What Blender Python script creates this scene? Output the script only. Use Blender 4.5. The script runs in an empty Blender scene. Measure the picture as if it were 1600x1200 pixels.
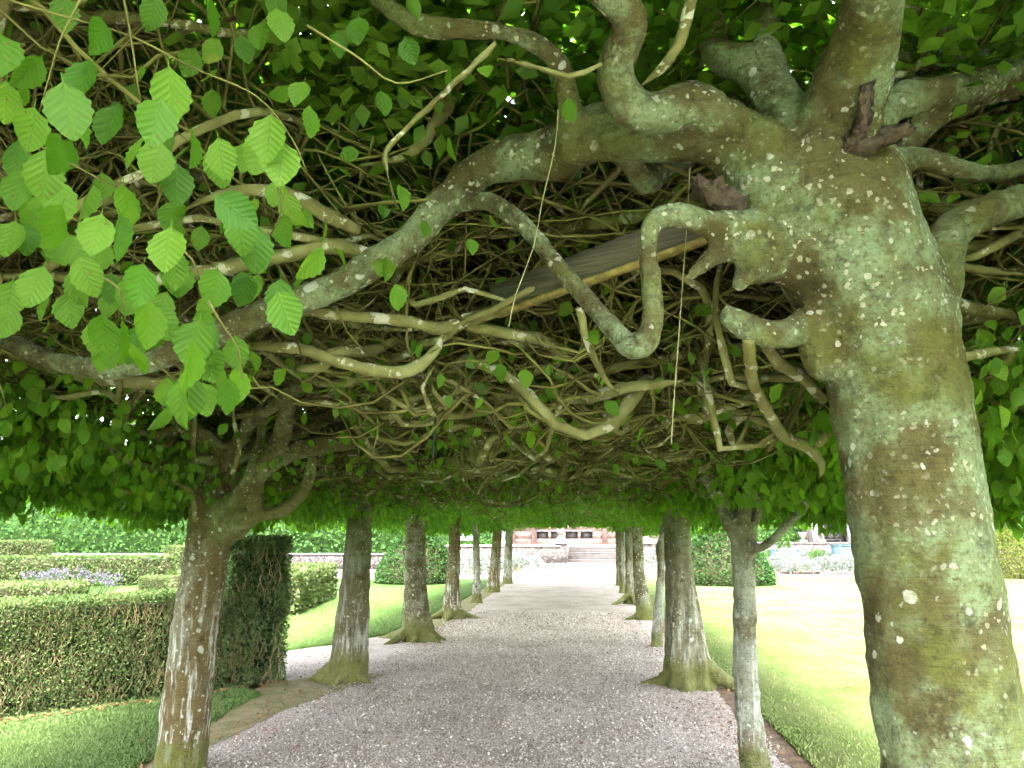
import bpy, math, random
import numpy as np
from math import sin, cos, tan, atan, pi, radians
from mathutils import Vector, noise as mnoise

rng = np.random.default_rng(11)
random.seed(11)
scene = bpy.context.scene
COL = scene.collection

# ------------------------------------------------------------------ camera
F = 1202.0                      # focal length in photograph pixels (1600 wide)
EYE = np.array([0.0, 0.0, 1.6])
PITCH = atan(241 / F)
YAW = atan(108 / F * cos(PITCH))
cam = bpy.data.cameras.new('camera')
cam_ob = bpy.data.objects.new('camera', cam)
COL.objects.link(cam_ob)
cam_ob.location = EYE
cam_ob.rotation_euler = (pi / 2 + PITCH, 0, YAW)
cam.sensor_width = 36.0
cam.lens = 36.0 * F / 1600.0
cam.clip_start = 0.02
cam.clip_end = 2000
scene.camera = cam_ob
FH = np.array([-sin(YAW), cos(YAW), 0.0])
FW = FH * cos(PITCH) + np.array([0, 0, sin(PITCH)])
UPV = -FH * sin(PITCH) + np.array([0, 0, cos(PITCH)])
RT = np.array([cos(YAW), sin(YAW), 0.0])

def ray(x, y):
    return FW + (x - 800) / F * RT + (600 - y) / F * UPV
def PY(x, y, Y):                # where a line of sight meets the distance Y along the avenue
    r = ray(x, y)
    return EYE + r * (Y / r[1])
def GP(x, y, z=0.0):            # where a line of sight meets height z
    r = ray(x, y)
    return EYE + r * ((z - EYE[2]) / r[2])
def cam_depth(p):
    return (np.asarray(p) - EYE) @ FW
def pix(p):
    q = np.asarray(p) - EYE
    d = q @ FW
    return 800 + F * (q @ RT) / d, 600 - F * (q @ UPV) / d, d

# ------------------------------------------------------------------ world, sun, exposure
SUN_EL, SUN_AZ = radians(58), radians(180)      # azimuth clockwise from +Y (the avenue)
world = bpy.data.worlds.new('World')
scene.world = world
world.use_nodes = True
wn, wl = world.node_tree.nodes, world.node_tree.links
wn.clear()
sky = wn.new('ShaderNodeTexSky')
sky.sky_type = 'NISHITA'
sky.sun_disc = False
sky.sun_elevation = SUN_EL
sky.sun_rotation = SUN_AZ
sky.air_density = 1.0
sky.dust_density = 4.0
sky.ozone_density = 1.0
hs = wn.new('ShaderNodeHueSaturation')
hs.inputs['Saturation'].default_value = 0.28
bg = wn.new('ShaderNodeBackground')
bg.inputs['Strength'].default_value = 0.15
wo = wn.new('ShaderNodeOutputWorld')
wl.new(sky.outputs[0], hs.inputs['Color'])
wl.new(hs.outputs[0], bg.inputs['Color'])
wl.new(bg.outputs[0], wo.inputs['Surface'])

sun = bpy.data.lights.new('sun', 'SUN')
sun.energy = 1.3
sun.angle = radians(22)
sun.color = (1.0, 0.95, 0.86)
sun_ob = bpy.data.objects.new('sun', sun)
COL.objects.link(sun_ob)
sd = Vector((sin(SUN_AZ) * cos(SUN_EL), cos(SUN_AZ) * cos(SUN_EL), sin(SUN_EL)))
sun_ob.rotation_euler = (-sd).to_track_quat('-Z', 'Y').to_euler()

vs = scene.view_settings
vs.view_transform = 'Standard'
vs.look = 'None'
vs.gamma = 1.0
vs.use_curve_mapping = False
vs.exposure = 4.22
scene.display_settings.display_device = 'sRGB'
scene.render.engine = 'CYCLES'
cy = scene.cycles
cy.max_bounces = 5
cy.diffuse_bounces = 4
cy.glossy_bounces = 1
cy.transmission_bounces = 3
cy.use_adaptive_sampling = True
cy.adaptive_threshold = 0.025
cy.adaptive_min_samples = 12
cy.transparent_max_bounces = 4
cy.caustics_reflective = False
cy.caustics_refractive = False
cy.use_denoising = True
cy.sample_clamp_indirect = 8.0

# ------------------------------------------------------------------ helpers: objects
def tag(o, label=None, cat=None, group=None, kind=None):
    if label: o['label'] = label
    if cat: o['category'] = cat
    if group: o['group'] = group
    if kind: o['kind'] = kind
    return o

def empty(name, loc, label, cat, group=None):
    o = bpy.data.objects.new(name, None)
    o.empty_display_size = 0.1
    COL.objects.link(o)
    o.location = loc
    return tag(o, label, cat, group)

def mesh_np(name, verts, faces, mat, smooth=False, tint=None, uv=None, normals=None):
    """faces: one int array (n,k) or a list of such arrays"""
    if isinstance(faces, np.ndarray):
        faces = [faces]
    verts = np.asarray(verts, dtype=np.float32)
    me = bpy.data.meshes.new(name)
    me.vertices.add(len(verts))
    me.vertices.foreach_set('co', verts.ravel())
    loops = np.concatenate([f.ravel() for f in faces]).astype(np.int32)
    counts = np.concatenate([np.full(len(f), f.shape[1], dtype=np.int32) for f in faces])
    starts = np.concatenate([[0], np.cumsum(counts)[:-1]]).astype(np.int32)
    me.loops.add(len(loops))
    me.loops.foreach_set('vertex_index', loops)
    me.polygons.add(len(counts))
    me.polygons.foreach_set('loop_start', starts)
    me.polygons.foreach_set('loop_total', counts)
    if smooth:
        me.polygons.foreach_set('use_smooth', np.ones(len(counts), dtype=bool))
    me.update(calc_edges=True)
    if tint is not None:
        a = me.attributes.new('tint', 'FLOAT', 'POINT')
        a.data.foreach_set('value', np.asarray(tint, dtype=np.float32))
    if uv is not None:
        l = me.uv_layers.new(name='UVMap')
        l.data.foreach_set('uv', np.asarray(uv, dtype=np.float32)[loops].ravel())
    if normals is not None:
        me.normals_split_custom_set_from_vertices(np.asarray(normals, dtype=np.float32))
    if mat is not None:
        me.materials.append(mat)
    return me

def link(name, me, parent=None, kind=None):
    o = bpy.data.objects.new(name, me)
    COL.objects.link(o)
    if parent is not None:
        o.parent = parent
    if kind: o['kind'] = kind
    return o

class MB:
    """collects plain boxes, prisms and quads into one mesh"""
    def __init__(s): s.v = []; s.f = {}
    def add(s, v, faces):
        b = len(s.v); s.v += [tuple(p) for p in v]
        for f in faces: s.f.setdefault(len(f), []).append([b + i for i in f])
        return s
    def box(s, x0, x1, y0, y1, z0, z1):
        v = [(x, y, z) for z in (z0, z1) for x, y in ((x0, y0), (x1, y0), (x1, y1), (x0, y1))]
        return s.add(v, [(0, 3, 2, 1), (4, 5, 6, 7), (0, 1, 5, 4), (1, 2, 6, 5), (2, 3, 7, 6), (3, 0, 4, 7)])
    def obox(s, c, ux, uy, uz):
        c = np.asarray(c); ux = np.asarray(ux); uy = np.asarray(uy); uz = np.asarray(uz)
        v = [c + a * ux + b * uy + d * uz for d in (-1, 1) for a, b in ((-1, -1), (1, -1), (1, 1), (-1, 1))]
        return s.add(v, [(0, 3, 2, 1), (4, 5, 6, 7), (0, 1, 5, 4), (1, 2, 6, 5), (2, 3, 7, 6), (3, 0, 4, 7)])
    def prism(s, poly, z0, z1):
        n = len(poly)
        v = [(x, y, z0) for x, y in poly] + [(x, y, z1) for x, y in poly]
        return s.add(v, [tuple(range(n))[::-1], tuple(range(n, 2 * n))] + [(i, (i + 1) % n, n + (i + 1) % n, n + i) for i in range(n)])
    def lathe(s, prof, c=(0, 0, 0), n=16):
        m = len(prof); v = []
        for r, z in prof:
            for k in range(n):
                v.append((c[0] + r * cos(2 * pi * k / n), c[1] + r * sin(2 * pi * k / n), c[2] + z))
        f = [(i * n + k, i * n + (k + 1) % n, (i + 1) * n + (k + 1) % n, (i + 1) * n + k) for i in range(m - 1) for k in range(n)]
        f.append(tuple(range(n))[::-1]); f.append(tuple((m - 1) * n + k for k in range(n)))
        return s.add(v, f)
    def mesh(s, name, mat, smooth=False):
        return mesh_np(name, s.v, [np.array(f, dtype=np.int32) for f in s.f.values()], mat, smooth)
    def build(s, name, mat, parent=None, origin=None, smooth=False):
        if origin is not None:
            s.v = [tuple(np.asarray(p) - np.asarray(origin)) for p in s.v]
        o = link(name, s.mesh(name, mat, smooth), parent)
        if origin is not None and parent is None: o.location = origin
        return o

# ------------------------------------------------------------------ helpers: tubes and leaves in batches
def unit(a):
    return a / np.maximum(np.linalg.norm(a, axis=-1, keepdims=True), 1e-9)

def tubes(P, R, sides=6, cap=True):
    """P (m,n,3) centre lines, R (m,n) radii -> verts, quads"""
    P = np.asarray(P, float); R = np.asarray(R, float)
    m, n, _ = P.shape
    T = np.empty_like(P)
    T[:, 1:-1] = P[:, 2:] - P[:, :-2]; T[:, 0] = P[:, 1] - P[:, 0]; T[:, -1] = P[:, -1] - P[:, -2]
    T = unit(T)
    ref = np.where(np.abs(T[:, 0, 2:3]) > 0.8, np.array([[1., 0.2, 0]]), np.array([[0.1, 0.2, 1.]]))
    N = np.empty_like(P)
    cur = unit(np.cross(T[:, 0], ref)); N[:, 0] = cur
    for i in range(1, n):
        cur = cur - (cur * T[:, i]).sum(-1, keepdims=True) * T[:, i]
        cur = unit(cur); N[:, i] = cur
    B = np.cross(T, N)
    ang = np.arange(sides) * 2 * pi / sides
    V = P[:, :, None] + R[:, :, None, None] * (np.cos(ang)[None, None, :, None] * N[:, :, None] + np.sin(ang)[None, None, :, None] * B[:, :, None])
    idx = np.arange(m * n * sides).reshape(m, n, sides)
    a = idx[:, :-1]; b = idx[:, 1:]
    q = np.stack([a, np.roll(a, -1, 2), np.roll(b, -1, 2), b], -1).reshape(-1, 4)
    return V.reshape(-1, 3), q, idx

def smooth_chain(pts, rad, step=0.05):
    """Catmull-Rom resample of one centre line"""
    pts = np.asarray(pts, float); rad = np.asarray(rad, float)
    p = np.vstack([2 * pts[0] - pts[1], pts, 2 * pts[-1] - pts[-2]])
    r = np.concatenate([[rad[0]], rad, [rad[-1]]])
    op, orr = [], []
    for i in range(1, len(p) - 2):
        k = max(2, int(np.linalg.norm(p[i + 1] - p[i]) / step))
        for t in np.arange(k) / k:
            c = 0.5 * np.array([-t + 2 * t * t - t ** 3, 2 - 5 * t * t + 3 * t ** 3, t + 4 * t * t - 3 * t ** 3, -t * t + t ** 3])
            op.append(c @ p[i - 1:i + 3]); orr.append(r[i] * (1 - t) + r[i + 1] * t)
    op.append(pts[-1]); orr.append(rad[-1])
    return np.array(op), np.array(orr)

def one_tube(pts, rad, sides=10, step=0.04):
    p, r = smooth_chain(pts, rad, step)
    v, q, idx = tubes(p[None], r[None], sides)
    n = len(v)
    v = np.vstack([v, p[:1], p[-1:]])
    a = idx[0, 0]; b = idx[0, -1]
    t1 = np.stack([np.full(sides, n), np.roll(a, -1), a], -1)
    t2 = np.stack([np.full(sides, n + 1), b, np.roll(b, -1)], -1)
    return v, [q, np.vstack([t1, t2])]

# leaf templates: (x across, y along, z out of the blade), unit length
def leaf_hex():
    v = np.array([(0, 0, 0), (.32, .30, .06), (.25, .66, .07), (0, 1, -.04), (-.25, .66, .07), (-.32, .30, .06)], float)
    return v, np.array([(0, 1, 2, 3), (0, 3, 4, 5)])
def leaf_kite():
    v = np.array([(0, 0, 0), (.33, .42, .05), (0, 1, 0), (-.33, .42, .05)], float)
    return v, np.array([(0, 1, 2), (0, 2, 3)])
def leaf_blade():
    v = np.array([(0.2, 0, 0), (0, 1, 0), (-.2, 0, 0.0)], float)
    return v, np.array([(0, 1, 2)])

def leaves(pos, along, normal, size, tmpl, mat, name, tint, origin=(0, 0, 0)):
    tv, tf = tmpl
    m = len(pos)
    A = unit(along)
    N = unit(normal - (normal * A).sum(-1, keepdims=True) * A)
    X = np.cross(A, N)
    S = np.asarray(size).reshape(m, 1, 1)
    V = pos[:, None] + S * (tv[None, :, 0:1] * X[:, None] + tv[None, :, 1:2] * A[:, None] + tv[None, :, 2:3] * N[:, None])
    V = V - np.asarray(origin)
    k = len(tv)
    Fc = (tf[None] + (np.arange(m) * k)[:, None, None]).reshape(-1, tf.shape[1])
    uvt = np.stack([tv[:, 0] / .6 + .5, tv[:, 1]], -1)
    return mesh_np(name, V.reshape(-1, 3), Fc, mat, False, np.repeat(tint, k), None)

def rand_unit(m):
    return unit(rng.normal(size=(m, 3)))

# ------------------------------------------------------------------ materials
def mat_new(name):
    m = bpy.data.materials.new(name)
    m.use_nodes = True
    nt = m.node_tree
    nt.nodes.clear()
    out = nt.nodes.new('ShaderNodeOutputMaterial')
    return m, nt, out
class NT:
    def __init__(s, nt): s.nt = nt
    def n(s, t, **kw):
        x = s.nt.nodes.new('ShaderNode' + t)
        for k, v in kw.items():
            if k.startswith('_'): setattr(x, k[1:], v)
            else: s.set(x.inputs[k.replace('__', ' ')], v)
        return x
    def set(s, sock, v):
        if isinstance(v, bpy.types.NodeSocket): s.nt.links.new(v, sock)
        else: sock.default_value = v
    def math(s, op, a, b=0.0, c=0.0):
        x = s.nt.nodes.new('ShaderNodeMath'); x.operation = op
        for i, v in enumerate((a, b, c)): s.set(x.inputs[i], v)
        return x.outputs[0]
    def vmath(s, op, a, b=(0, 0, 0)):
        x = s.nt.nodes.new('ShaderNodeVectorMath'); x.operation = op
        s.set(x.inputs[0], a); s.set(x.inputs[1], b)
        return x.outputs[0]
    def mix(s, fac, a, b, blend='MIX'):
        x = s.nt.nodes.new('ShaderNodeMix'); x.data_type = 'RGBA'; x.blend_type = blend
        s.set(x.inputs[0], fac); s.set(x.inputs[6], a); s.set(x.inputs[7], b)
        return x.outputs[2]
    def noise(s, vec, scale, detail=4, rough=.55, dist=0.0):
        x = s.n('TexNoise', Scale=scale, Detail=detail, Roughness=rough, Distortion=dist)
        s.set(x.inputs['Vector'], vec)
        return x.outputs['Fac']
    def vor(s, vec, scale, rand=1.0, feature='F1', out='Distance'):
        x = s.nt.nodes.new('ShaderNodeTexVoronoi'); x.feature = feature
        s.set(x.inputs['Vector'], vec); x.inputs['Scale'].default_value = scale; x.inputs['Randomness'].default_value = rand
        return x.outputs[out]
    def ramp(s, fac, stops):
        x = s.nt.nodes.new('ShaderNodeValToRGB')
        e = x.color_ramp.elements
        while len(e) < len(stops): e.new(0.5)
        for el, (p, c) in zip(e, stops):
            el.position = p; el.color = c if len(c) == 4 else (*c, 1)
        s.set(x.inputs[0], fac)
        return x.outputs[0]
    def step(s, v, lo, hi):
        x = s.nt.nodes.new('ShaderNodeMapRange'); x.interpolation_type = 'SMOOTHSTEP'
        s.set(x.inputs['Value'], v); x.inputs['From Min'].default_value = lo; x.inputs['From Max'].default_value = hi
        return x.outputs[0]
    def bump(s, h, strength=.5, dist=.01, nrm=None):
        x = s.n('Bump', Strength=strength, Distance=dist, Height=h)
        if nrm is not None: s.set(x.inputs['Normal'], nrm)
        return x.outputs[0]
    def bsdf(s, out, color, rough=.8, normal=None, spec=.3, **kw):
        x = s.nt.nodes.new('ShaderNodeBsdfPrincipled')
        s.set(x.inputs['Base Color'], color); s.set(x.inputs['Roughness'], rough)
        x.inputs['Specular IOR Level'].default_value = spec
        if normal is not None: s.set(x.inputs['Normal'], normal)
        if out is not None: s.nt.links.new(x.outputs[0], out.inputs['Surface'])
        return x.outputs[0]

def c4(r, g, b): return (r, g, b, 1.0)

def bark_mat(name, dark, mid, pale, algae, spots, speck, moss, streak=0.0, bump=1.0, wash=0.5, spot_scale=9.0, moss_low=0.0, grain=14.0):
    m, nt, out = mat_new(name); t = NT(nt)
    geo = nt.nodes.new('ShaderNodeNewGeometry')
    pos = geo.outputs['Position']
    sep = t.n('SeparateXYZ', Vector=pos)
    flat = t.vmath('MULTIPLY', pos, (1, 1, grain))           # bark lines run round the trunk
    tall = t.vmath('MULTIPLY', pos, (1, 1, .12))             # runs of rain down the trunk
    n1 = t.noise(pos, 2.6, 6, .6)
    n2 = t.noise(pos, 26, 4, .6)
    n3 = t.noise(flat, 7.0, 3, .6)
    col = t.ramp(n1, [(.30, dark), (.52, mid), (.72, mid)])
    col = t.mix(t.math('MULTIPLY', t.step(n3, .45, .75), .35), col, c4(dark[0] * .6, dark[1] * .6, dark[2] * .6))
    # grey-green algal wash, broken by fine noise
    w = t.noise(t.vmath('ADD', pos, (7.3, 1.1, 3.0)), 3.4, 7, .68)
    wsh = t.math('MULTIPLY', t.step(w, .52 - .16 * wash, .62 - .05 * wash), t.step(t.noise(pos, 75, 4, .65), .26, .54))
    col = t.mix(t.math('MULTIPLY', wsh, algae), col, c4(*pale))
    if streak > 0:
        st = t.step(t.noise(tall, 22, 4, .6), .50, .64)
        lowf = t.math('SUBTRACT', 1.0, t.step(sep.outputs[2], .5, 1.5))
        col = t.mix(t.math('MULTIPLY', t.math('MULTIPLY', st, t.math('ADD', t.math('MULTIPLY', lowf, .75), .12)), streak), col, c4(.50, .52, .46))
    # fine pale speckle
    wob = t.n('TexNoise', Scale=18.0, Detail=2.0, Vector=pos)
    wob2 = t.n('TexNoise', Scale=70.0, Detail=2.0, Vector=pos)
    posd = t.vmath('ADD', pos, t.vmath('MULTIPLY', t.vmath('SUBTRACT', wob.outputs['Color'], (.5, .5, .5)), (.035, .035, .035)))
    posd = t.vmath('ADD', posd, t.vmath('MULTIPLY', t.vmath('SUBTRACT', wob2.outputs['Color'], (.5, .5, .5)), (.016, .016, .016)))
    def discs(vec, scale, rmin, rmax, keep):
        v = nt.nodes.new('ShaderNodeTexVoronoi'); t.set(v.inputs['Vector'], vec); v.inputs['Scale'].default_value = scale
        sc = t.n('SeparateXYZ', Vector=v.outputs['Color'])
        rad = t.math('ADD', t.math('MULTIPLY', sc.outputs[0], rmax - rmin), rmin)
        on = t.math('LESS_THAN', sc.outputs[1], keep)
        edge = t.math('SUBTRACT', rad, v.outputs['Distance'])
        return t.math('MULTIPLY', t.step(edge, 0.0, .05), on), sc.outputs[2]
    zone = t.step(t.noise(t.vmath('ADD', pos, (1.0, 9.0, 5.0)), 1.9, 3, .5), .34, .62)
    s1, k1 = discs(posd, 42, .08, .42, speck)
    s1 = t.math('MULTIPLY', s1, zone)
    col = t.mix(t.math('MULTIPLY', s1, .75), col, t.mix(k1, c4(.36, .38, .25), c4(.52, .52, .42)))
    # round lichen plates
    s2, k2 = discs(posd, spot_scale, .04, .30, spots)
    s2b, k2b = discs(t.vmath('ADD', posd, (3.7, 2.1, .4)), spot_scale * 2.3, .06, .36, spots)
    lich = t.mix(t.noise(pos, 60, 3, .6), c4(.27, .30, .22), c4(.54, .56, .48))
    plate = t.math('MAXIMUM', s2, s2b)
    col = t.mix(t.math('MULTIPLY', plate, .80), col, lich)
    # moss
    if moss > 0 or moss_low > 0:
        mn = t.noise(t.vmath('ADD', pos, (4.0, 4.0, 1.0)), 2.8, 7, .7)
        mm = t.math('MULTIPLY', t.step(mn, .58 - .1 * moss, .70 - .1 * moss), moss)
        if moss_low > 0:
            low = t.math('SUBTRACT', 1.0, t.step(t.math('ADD', sep.outputs[2], t.math('MULTIPLY', t.math('SUBTRACT', n2, .5), .25)), .18, .18 + .25 * moss_low))
            mm = t.math('MAXIMUM', mm, t.math('MULTIPLY', low, .85))
        mcol = t.mix(t.noise(pos, 60, 3, .6), c4(.045, .052, .012), c4(.135, .150, .030))
        col = t.mix(mm, col, mcol)
    h = t.math('ADD', t.math('MULTIPLY', n3, .5), t.math('MULTIPLY', n2, .8))
    h = t.math('ADD', h, t.math('MULTIPLY', plate, .35))
    h = t.math('ADD', h, t.math('MULTIPLY', t.noise(pos, 110, 4, .7), .6))
    h = t.math('ADD', h, t.math('MULTIPLY', s1, .25))
    dk = t.step(t.noise(t.vmath('ADD', pos, (2.0, 5.0, 8.0)), 13, 8, .75), .50, .66)
    col = t.mix(t.math('MULTIPLY', dk, .55), col, c4(dark[0] * .42, dark[1] * .42, dark[2] * .4))
    t.bsdf(out, col, .85, t.bump(h, .9 * bump, .022), .18)
    return m

def leaf_mat(name, dark, light, trans, tfac=.45, veins=False, rough=.45, obj_random=False, spec=.35):
    m, nt, out = mat_new(name); t = NT(nt)
    if obj_random:
        tint = nt.nodes.new('ShaderNodeObjectInfo').outputs['Random']
    else:
        tint = t.n('Attribute', _attribute_name='tint').outputs['Fac']
    geo = nt.nodes.new('ShaderNodeNewGeometry')
    col = t.mix(tint, c4(*dark), c4(*light))
    tc = t.mix(tint, c4(trans[0] * .8, trans[1] * .8, trans[2] * .8), c4(trans[0] * 1.25, trans[1] * 1.15, trans[2]))
    nrm = None
    if veins:
        uv = t.n('UVMap').outputs[0]
        s = t.n('SeparateXYZ', Vector=uv)
        au = t.math('ABSOLUTE', t.math('SUBTRACT', s.outputs[0], .5))
        ph = t.math('MULTIPLY', t.math('SUBTRACT', s.outputs[1], t.math('MULTIPLY', au, .75)), 2 * pi * 7.5)
        w = t.math('COSINE', ph)
        rib = t.step(w, .80, 1.0)
        midrib = t.math('SUBTRACT', 1.0, t.step(au, .008, .03))
        rib = t.math('MAXIMUM', rib, midrib)
        blot = t.noise(geo.outputs['Position'], 40, 3, .5)
        col = t.mix(t.math('MULTIPLY', rib, .10), col, c4(light[0] * 1.5, light[1] * 1.3, light[2] * 1.6))
        tc = t.mix(t.math('MULTIPLY', rib, .22), tc, c4(trans[0] * .55, trans[1] * .55, trans[2] * .5))
        col = t.mix(t.math('MULTIPLY', t.step(blot, .5, .8), .25), col, c4(*dark))
        fl = t.step(t.noise(geo.outputs['Position'], 130, 2, .5), .70, .76)
        col = t.mix(fl, col, c4(.16, .10, .03)); tc = t.mix(fl, tc, c4(.10, .06, .015))
        yl = t.math('MULTIPLY', t.step(tint, .95, 1.0), t.step(t.noise(geo.outputs['Position'], 28, 2, .5), .45, .62))
        col = t.mix(yl, col, c4(.17, .19, .03)); tc = t.mix(yl, tc, c4(.24, .30, .02))
        nrm = t.bump(t.math('ADD', t.math('MULTIPLY', w, .5), rib), .35, .002)
    b = t.bsdf(None, col, rough, nrm, spec)
    tr = t.n('BsdfTranslucent', Color=tc)
    if nrm is not None: t.set(tr.inputs['Normal'], nrm)
    mx = t.n('MixShader', Fac=tfac)
    nt.links.new(b, mx.inputs[1]); nt.links.new(tr.outputs[0], mx.inputs[2])
    nt.links.new(mx.outputs[0], out.inputs['Surface'])
    return m

def simple_mat(name, a, b, scale=8, rough=.85, bump=.3, bscale=40, spec=.25, dist=.01):
    m, nt, out = mat_new(name); t = NT(nt)
    pos = nt.nodes.new('ShaderNodeNewGeometry').outputs['Position']
    col = t.mix(t.step(t.noise(pos, scale, 6, .62), .3, .7), c4(*a), c4(*b))
    t.bsdf(out, col, rough, t.bump(t.noise(pos, bscale, 4, .6), bump, dist), spec)
    return m

def twig_mat(name, lichen):
    m, nt, out = mat_new(name); t = NT(nt)
    pos = nt.nodes.new('ShaderNodeNewGeometry').outputs['Position']
    n1 = t.noise(pos, 4.5, 3, .65)
    if lichen: col = t.ramp(n1, [(.30, (.062, .058, .020)), (.5, (.128, .130, .046)), (.70, (.200, .215, .092))])
    else: col = t.ramp(n1, [(.32, (.040, .036, .012)), (.5, (.098, .096, .028)), (.68, (.172, .182, .052))])
    if lichen:
        n2 = t.noise(t.vmath('ADD', pos, (3.0, 1.0, 2.0)), 13.0, 4, .62)
        sp = t.step(n2, .57, .61)
        col = t.mix(t.math('MULTIPLY', sp, .8), col, t.mix(t.noise(pos, 80, 2, .5), c4(.24, .25, .17), c4(.46, .47, .38)))
        nr = t.bump(t.noise(pos, 55, 3, .6), .7, .008)
    else: nr = None
    t.bsdf(out, col, .88, nr, .12)
    return m
M = {}
M['bark_green'] = bark_mat('bark_green', (.046, .038, .012), (.082, .074, .026), (.175, .235, .125), .88, .20, .85, .75, bump=1.0, wash=.62, spot_scale=11.0)
M['bark_limb'] = bark_mat('bark_limb', (.066, .058, .020), (.125, .118, .045), (.24, .28, .15), .55, .34, .55, .45, bump=.9, wash=.4, spot_scale=11)
M['bark_brown'] = bark_mat('bark_brown', (.066, .046, .015), (.112, .088, .034), (.26, .28, .22), .35, .62, .5, .15, streak=.9, wash=.2, spot_scale=10, moss_low=.12)
M['bark_grey'] = bark_mat('bark_grey', (.066, .058, .026), (.112, .104, .056), (.23, .24, .18), .55, .25, .4, .15, streak=.5, wash=.5, spot_scale=11, moss_low=.9, bump=.7)
M['bark_pale'] = bark_mat('bark_pale', (.080, .070, .034), (.145, .138, .085), (.32, .34, .29), .7, .40, .6, .20, streak=.6, wash=.7, spot_scale=11, moss_low=.3)
M['bark_speckled'] = bark_mat('bark_speckled', (.048, .040, .016), (.086, .078, .034), (.34, .35, .27), .45, .75, .85, .25, wash=.4, spot_scale=12, moss_low=1.3)
M['twig'] = twig_mat('twig', False)
M['branch'] = twig_mat('branch', True)
M['dead_wood'] = simple_mat('dead_wood', (.022, .015, .009), (.085, .064, .040), 30, .9, .9, 70, dist=.02)
M['cut_wood'] = simple_mat('cut_wood', (.22, .12, .045), (.38, .25, .12), 25, .85, .5, 60)
M['leaf'] = leaf_mat('leaf', (.044, .112, .010), (.105, .205, .018), (.12, .30, .012), .42, spec=.2)
M['leaf_near'] = leaf_mat('leaf_near', (.046, .125, .009), (.115, .215, .016), (.15, .35, .010), .45, veins=True, spec=.2, rough=.6, obj_random=True)
M['leaf_big'] = leaf_mat('leaf_big', (.026, .088, .006), (.095, .190, .018), (.13, .32, .010), .45, veins=True, rough=.5, spec=.16, obj_random=True)
M['box_leaf'] = leaf_mat('box_leaf', (.036, .074, .020), (.130, .165, .064), (.10, .18, .03), .25, rough=.75, spec=.12)
M['box_pale'] = leaf_mat('box_pale', (.050, .078, .022), (.115, .145, .058), (.10, .16, .03), .22, rough=.75, spec=.12)
M['box_dark'] = leaf_mat('box_dark', (.045, .095, .030), (.140, .200, .075), (.05, .10, .02), .22, rough=.75, spec=.12)
M['hedge_far'] = leaf_mat('hedge_far', (.026, .070, .016), (.055, .120, .028), (.09, .20, .02), .25, rough=.75, spec=.12)
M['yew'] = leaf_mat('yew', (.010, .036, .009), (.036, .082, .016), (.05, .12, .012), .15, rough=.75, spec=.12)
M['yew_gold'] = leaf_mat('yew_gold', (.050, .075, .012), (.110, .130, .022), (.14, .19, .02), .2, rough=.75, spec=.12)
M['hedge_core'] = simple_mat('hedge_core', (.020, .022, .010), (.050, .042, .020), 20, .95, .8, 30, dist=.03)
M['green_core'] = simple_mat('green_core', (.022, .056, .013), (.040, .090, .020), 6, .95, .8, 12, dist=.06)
M['hedge_stem'] = simple_mat('hedge_stem', (.15, .12, .055), (.28, .23, .12), 14, .9, .4, 60)
M['silver'] = leaf_mat('silver', (.085, .115, .095), (.21, .24, .215), (.20, .24, .18), .2, rough=.8)
M['lavender'] = leaf_mat('lavender', (.075, .062, .10), (.145, .125, .175), (.15, .13, .2), .2, rough=.8)
M['litter'] = leaf_mat('litter', (.10, .045, .020), (.26, .14, .055), (.12, .06, .02), .15, rough=.8)
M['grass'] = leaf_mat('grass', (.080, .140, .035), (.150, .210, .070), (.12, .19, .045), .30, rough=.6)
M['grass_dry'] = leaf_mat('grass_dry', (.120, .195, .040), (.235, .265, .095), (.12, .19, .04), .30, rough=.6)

# ------------------------------------------------------------------ ground, path, lawns
def gravel_mat(name, a, b, c, scale=85):
    m, nt, out = mat_new(name); t = NT(nt)
    pos = nt.nodes.new('ShaderNodeNewGeometry').outputs['Position']
    flat = t.vmath('MULTIPLY', pos, (1, 1, 0))
    v = nt.nodes.new('ShaderNodeTexVoronoi'); v.inputs['Scale'].default_value = scale; t.set(v.inputs['Vector'], flat)
    k = t.n('SeparateXYZ', Vector=v.outputs['Color'])
    col = t.ramp(k.outputs[0], [(0, a), (.5, b), (1, c)])
    big = t.noise(flat, 1.1, 6, .65)
    col = t.mix(t.math('MULTIPLY', t.step(big, .42, .70), .5), col, c4(a[0] * .9, a[1] * .85, a[2] * .8))
    h = t.math('SUBTRACT', 1.0, v.outputs['Distance'])
    t.bsdf(out, col, .85, t.bump(h, .9, .012), .25)
    return m
M['gravel'] = gravel_mat('gravel', (.160, .128, .104), (.335, .287, .250), (.50, .452, .405))
M['gravel_pale'] = gravel_mat('gravel_pale', (.30, .28, .25), (.48, .46, .42), (.60, .58, .54), 40)

def pebble_mat():
    m, nt, out = mat_new('pebble'); t = NT(nt)
    tint = t.n('Attribute', _attribute_name='tint').outputs['Fac']
    col = t.ramp(tint, [(0, (.150, .112, .092)), (.35, (.335, .277, .238)), (.7, (.455, .397, .348)), (1, (.64, .595, .53))])
    t.bsdf(out, col, .8, None, .25)
    return m
M['pebble'] = pebble_mat()

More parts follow.
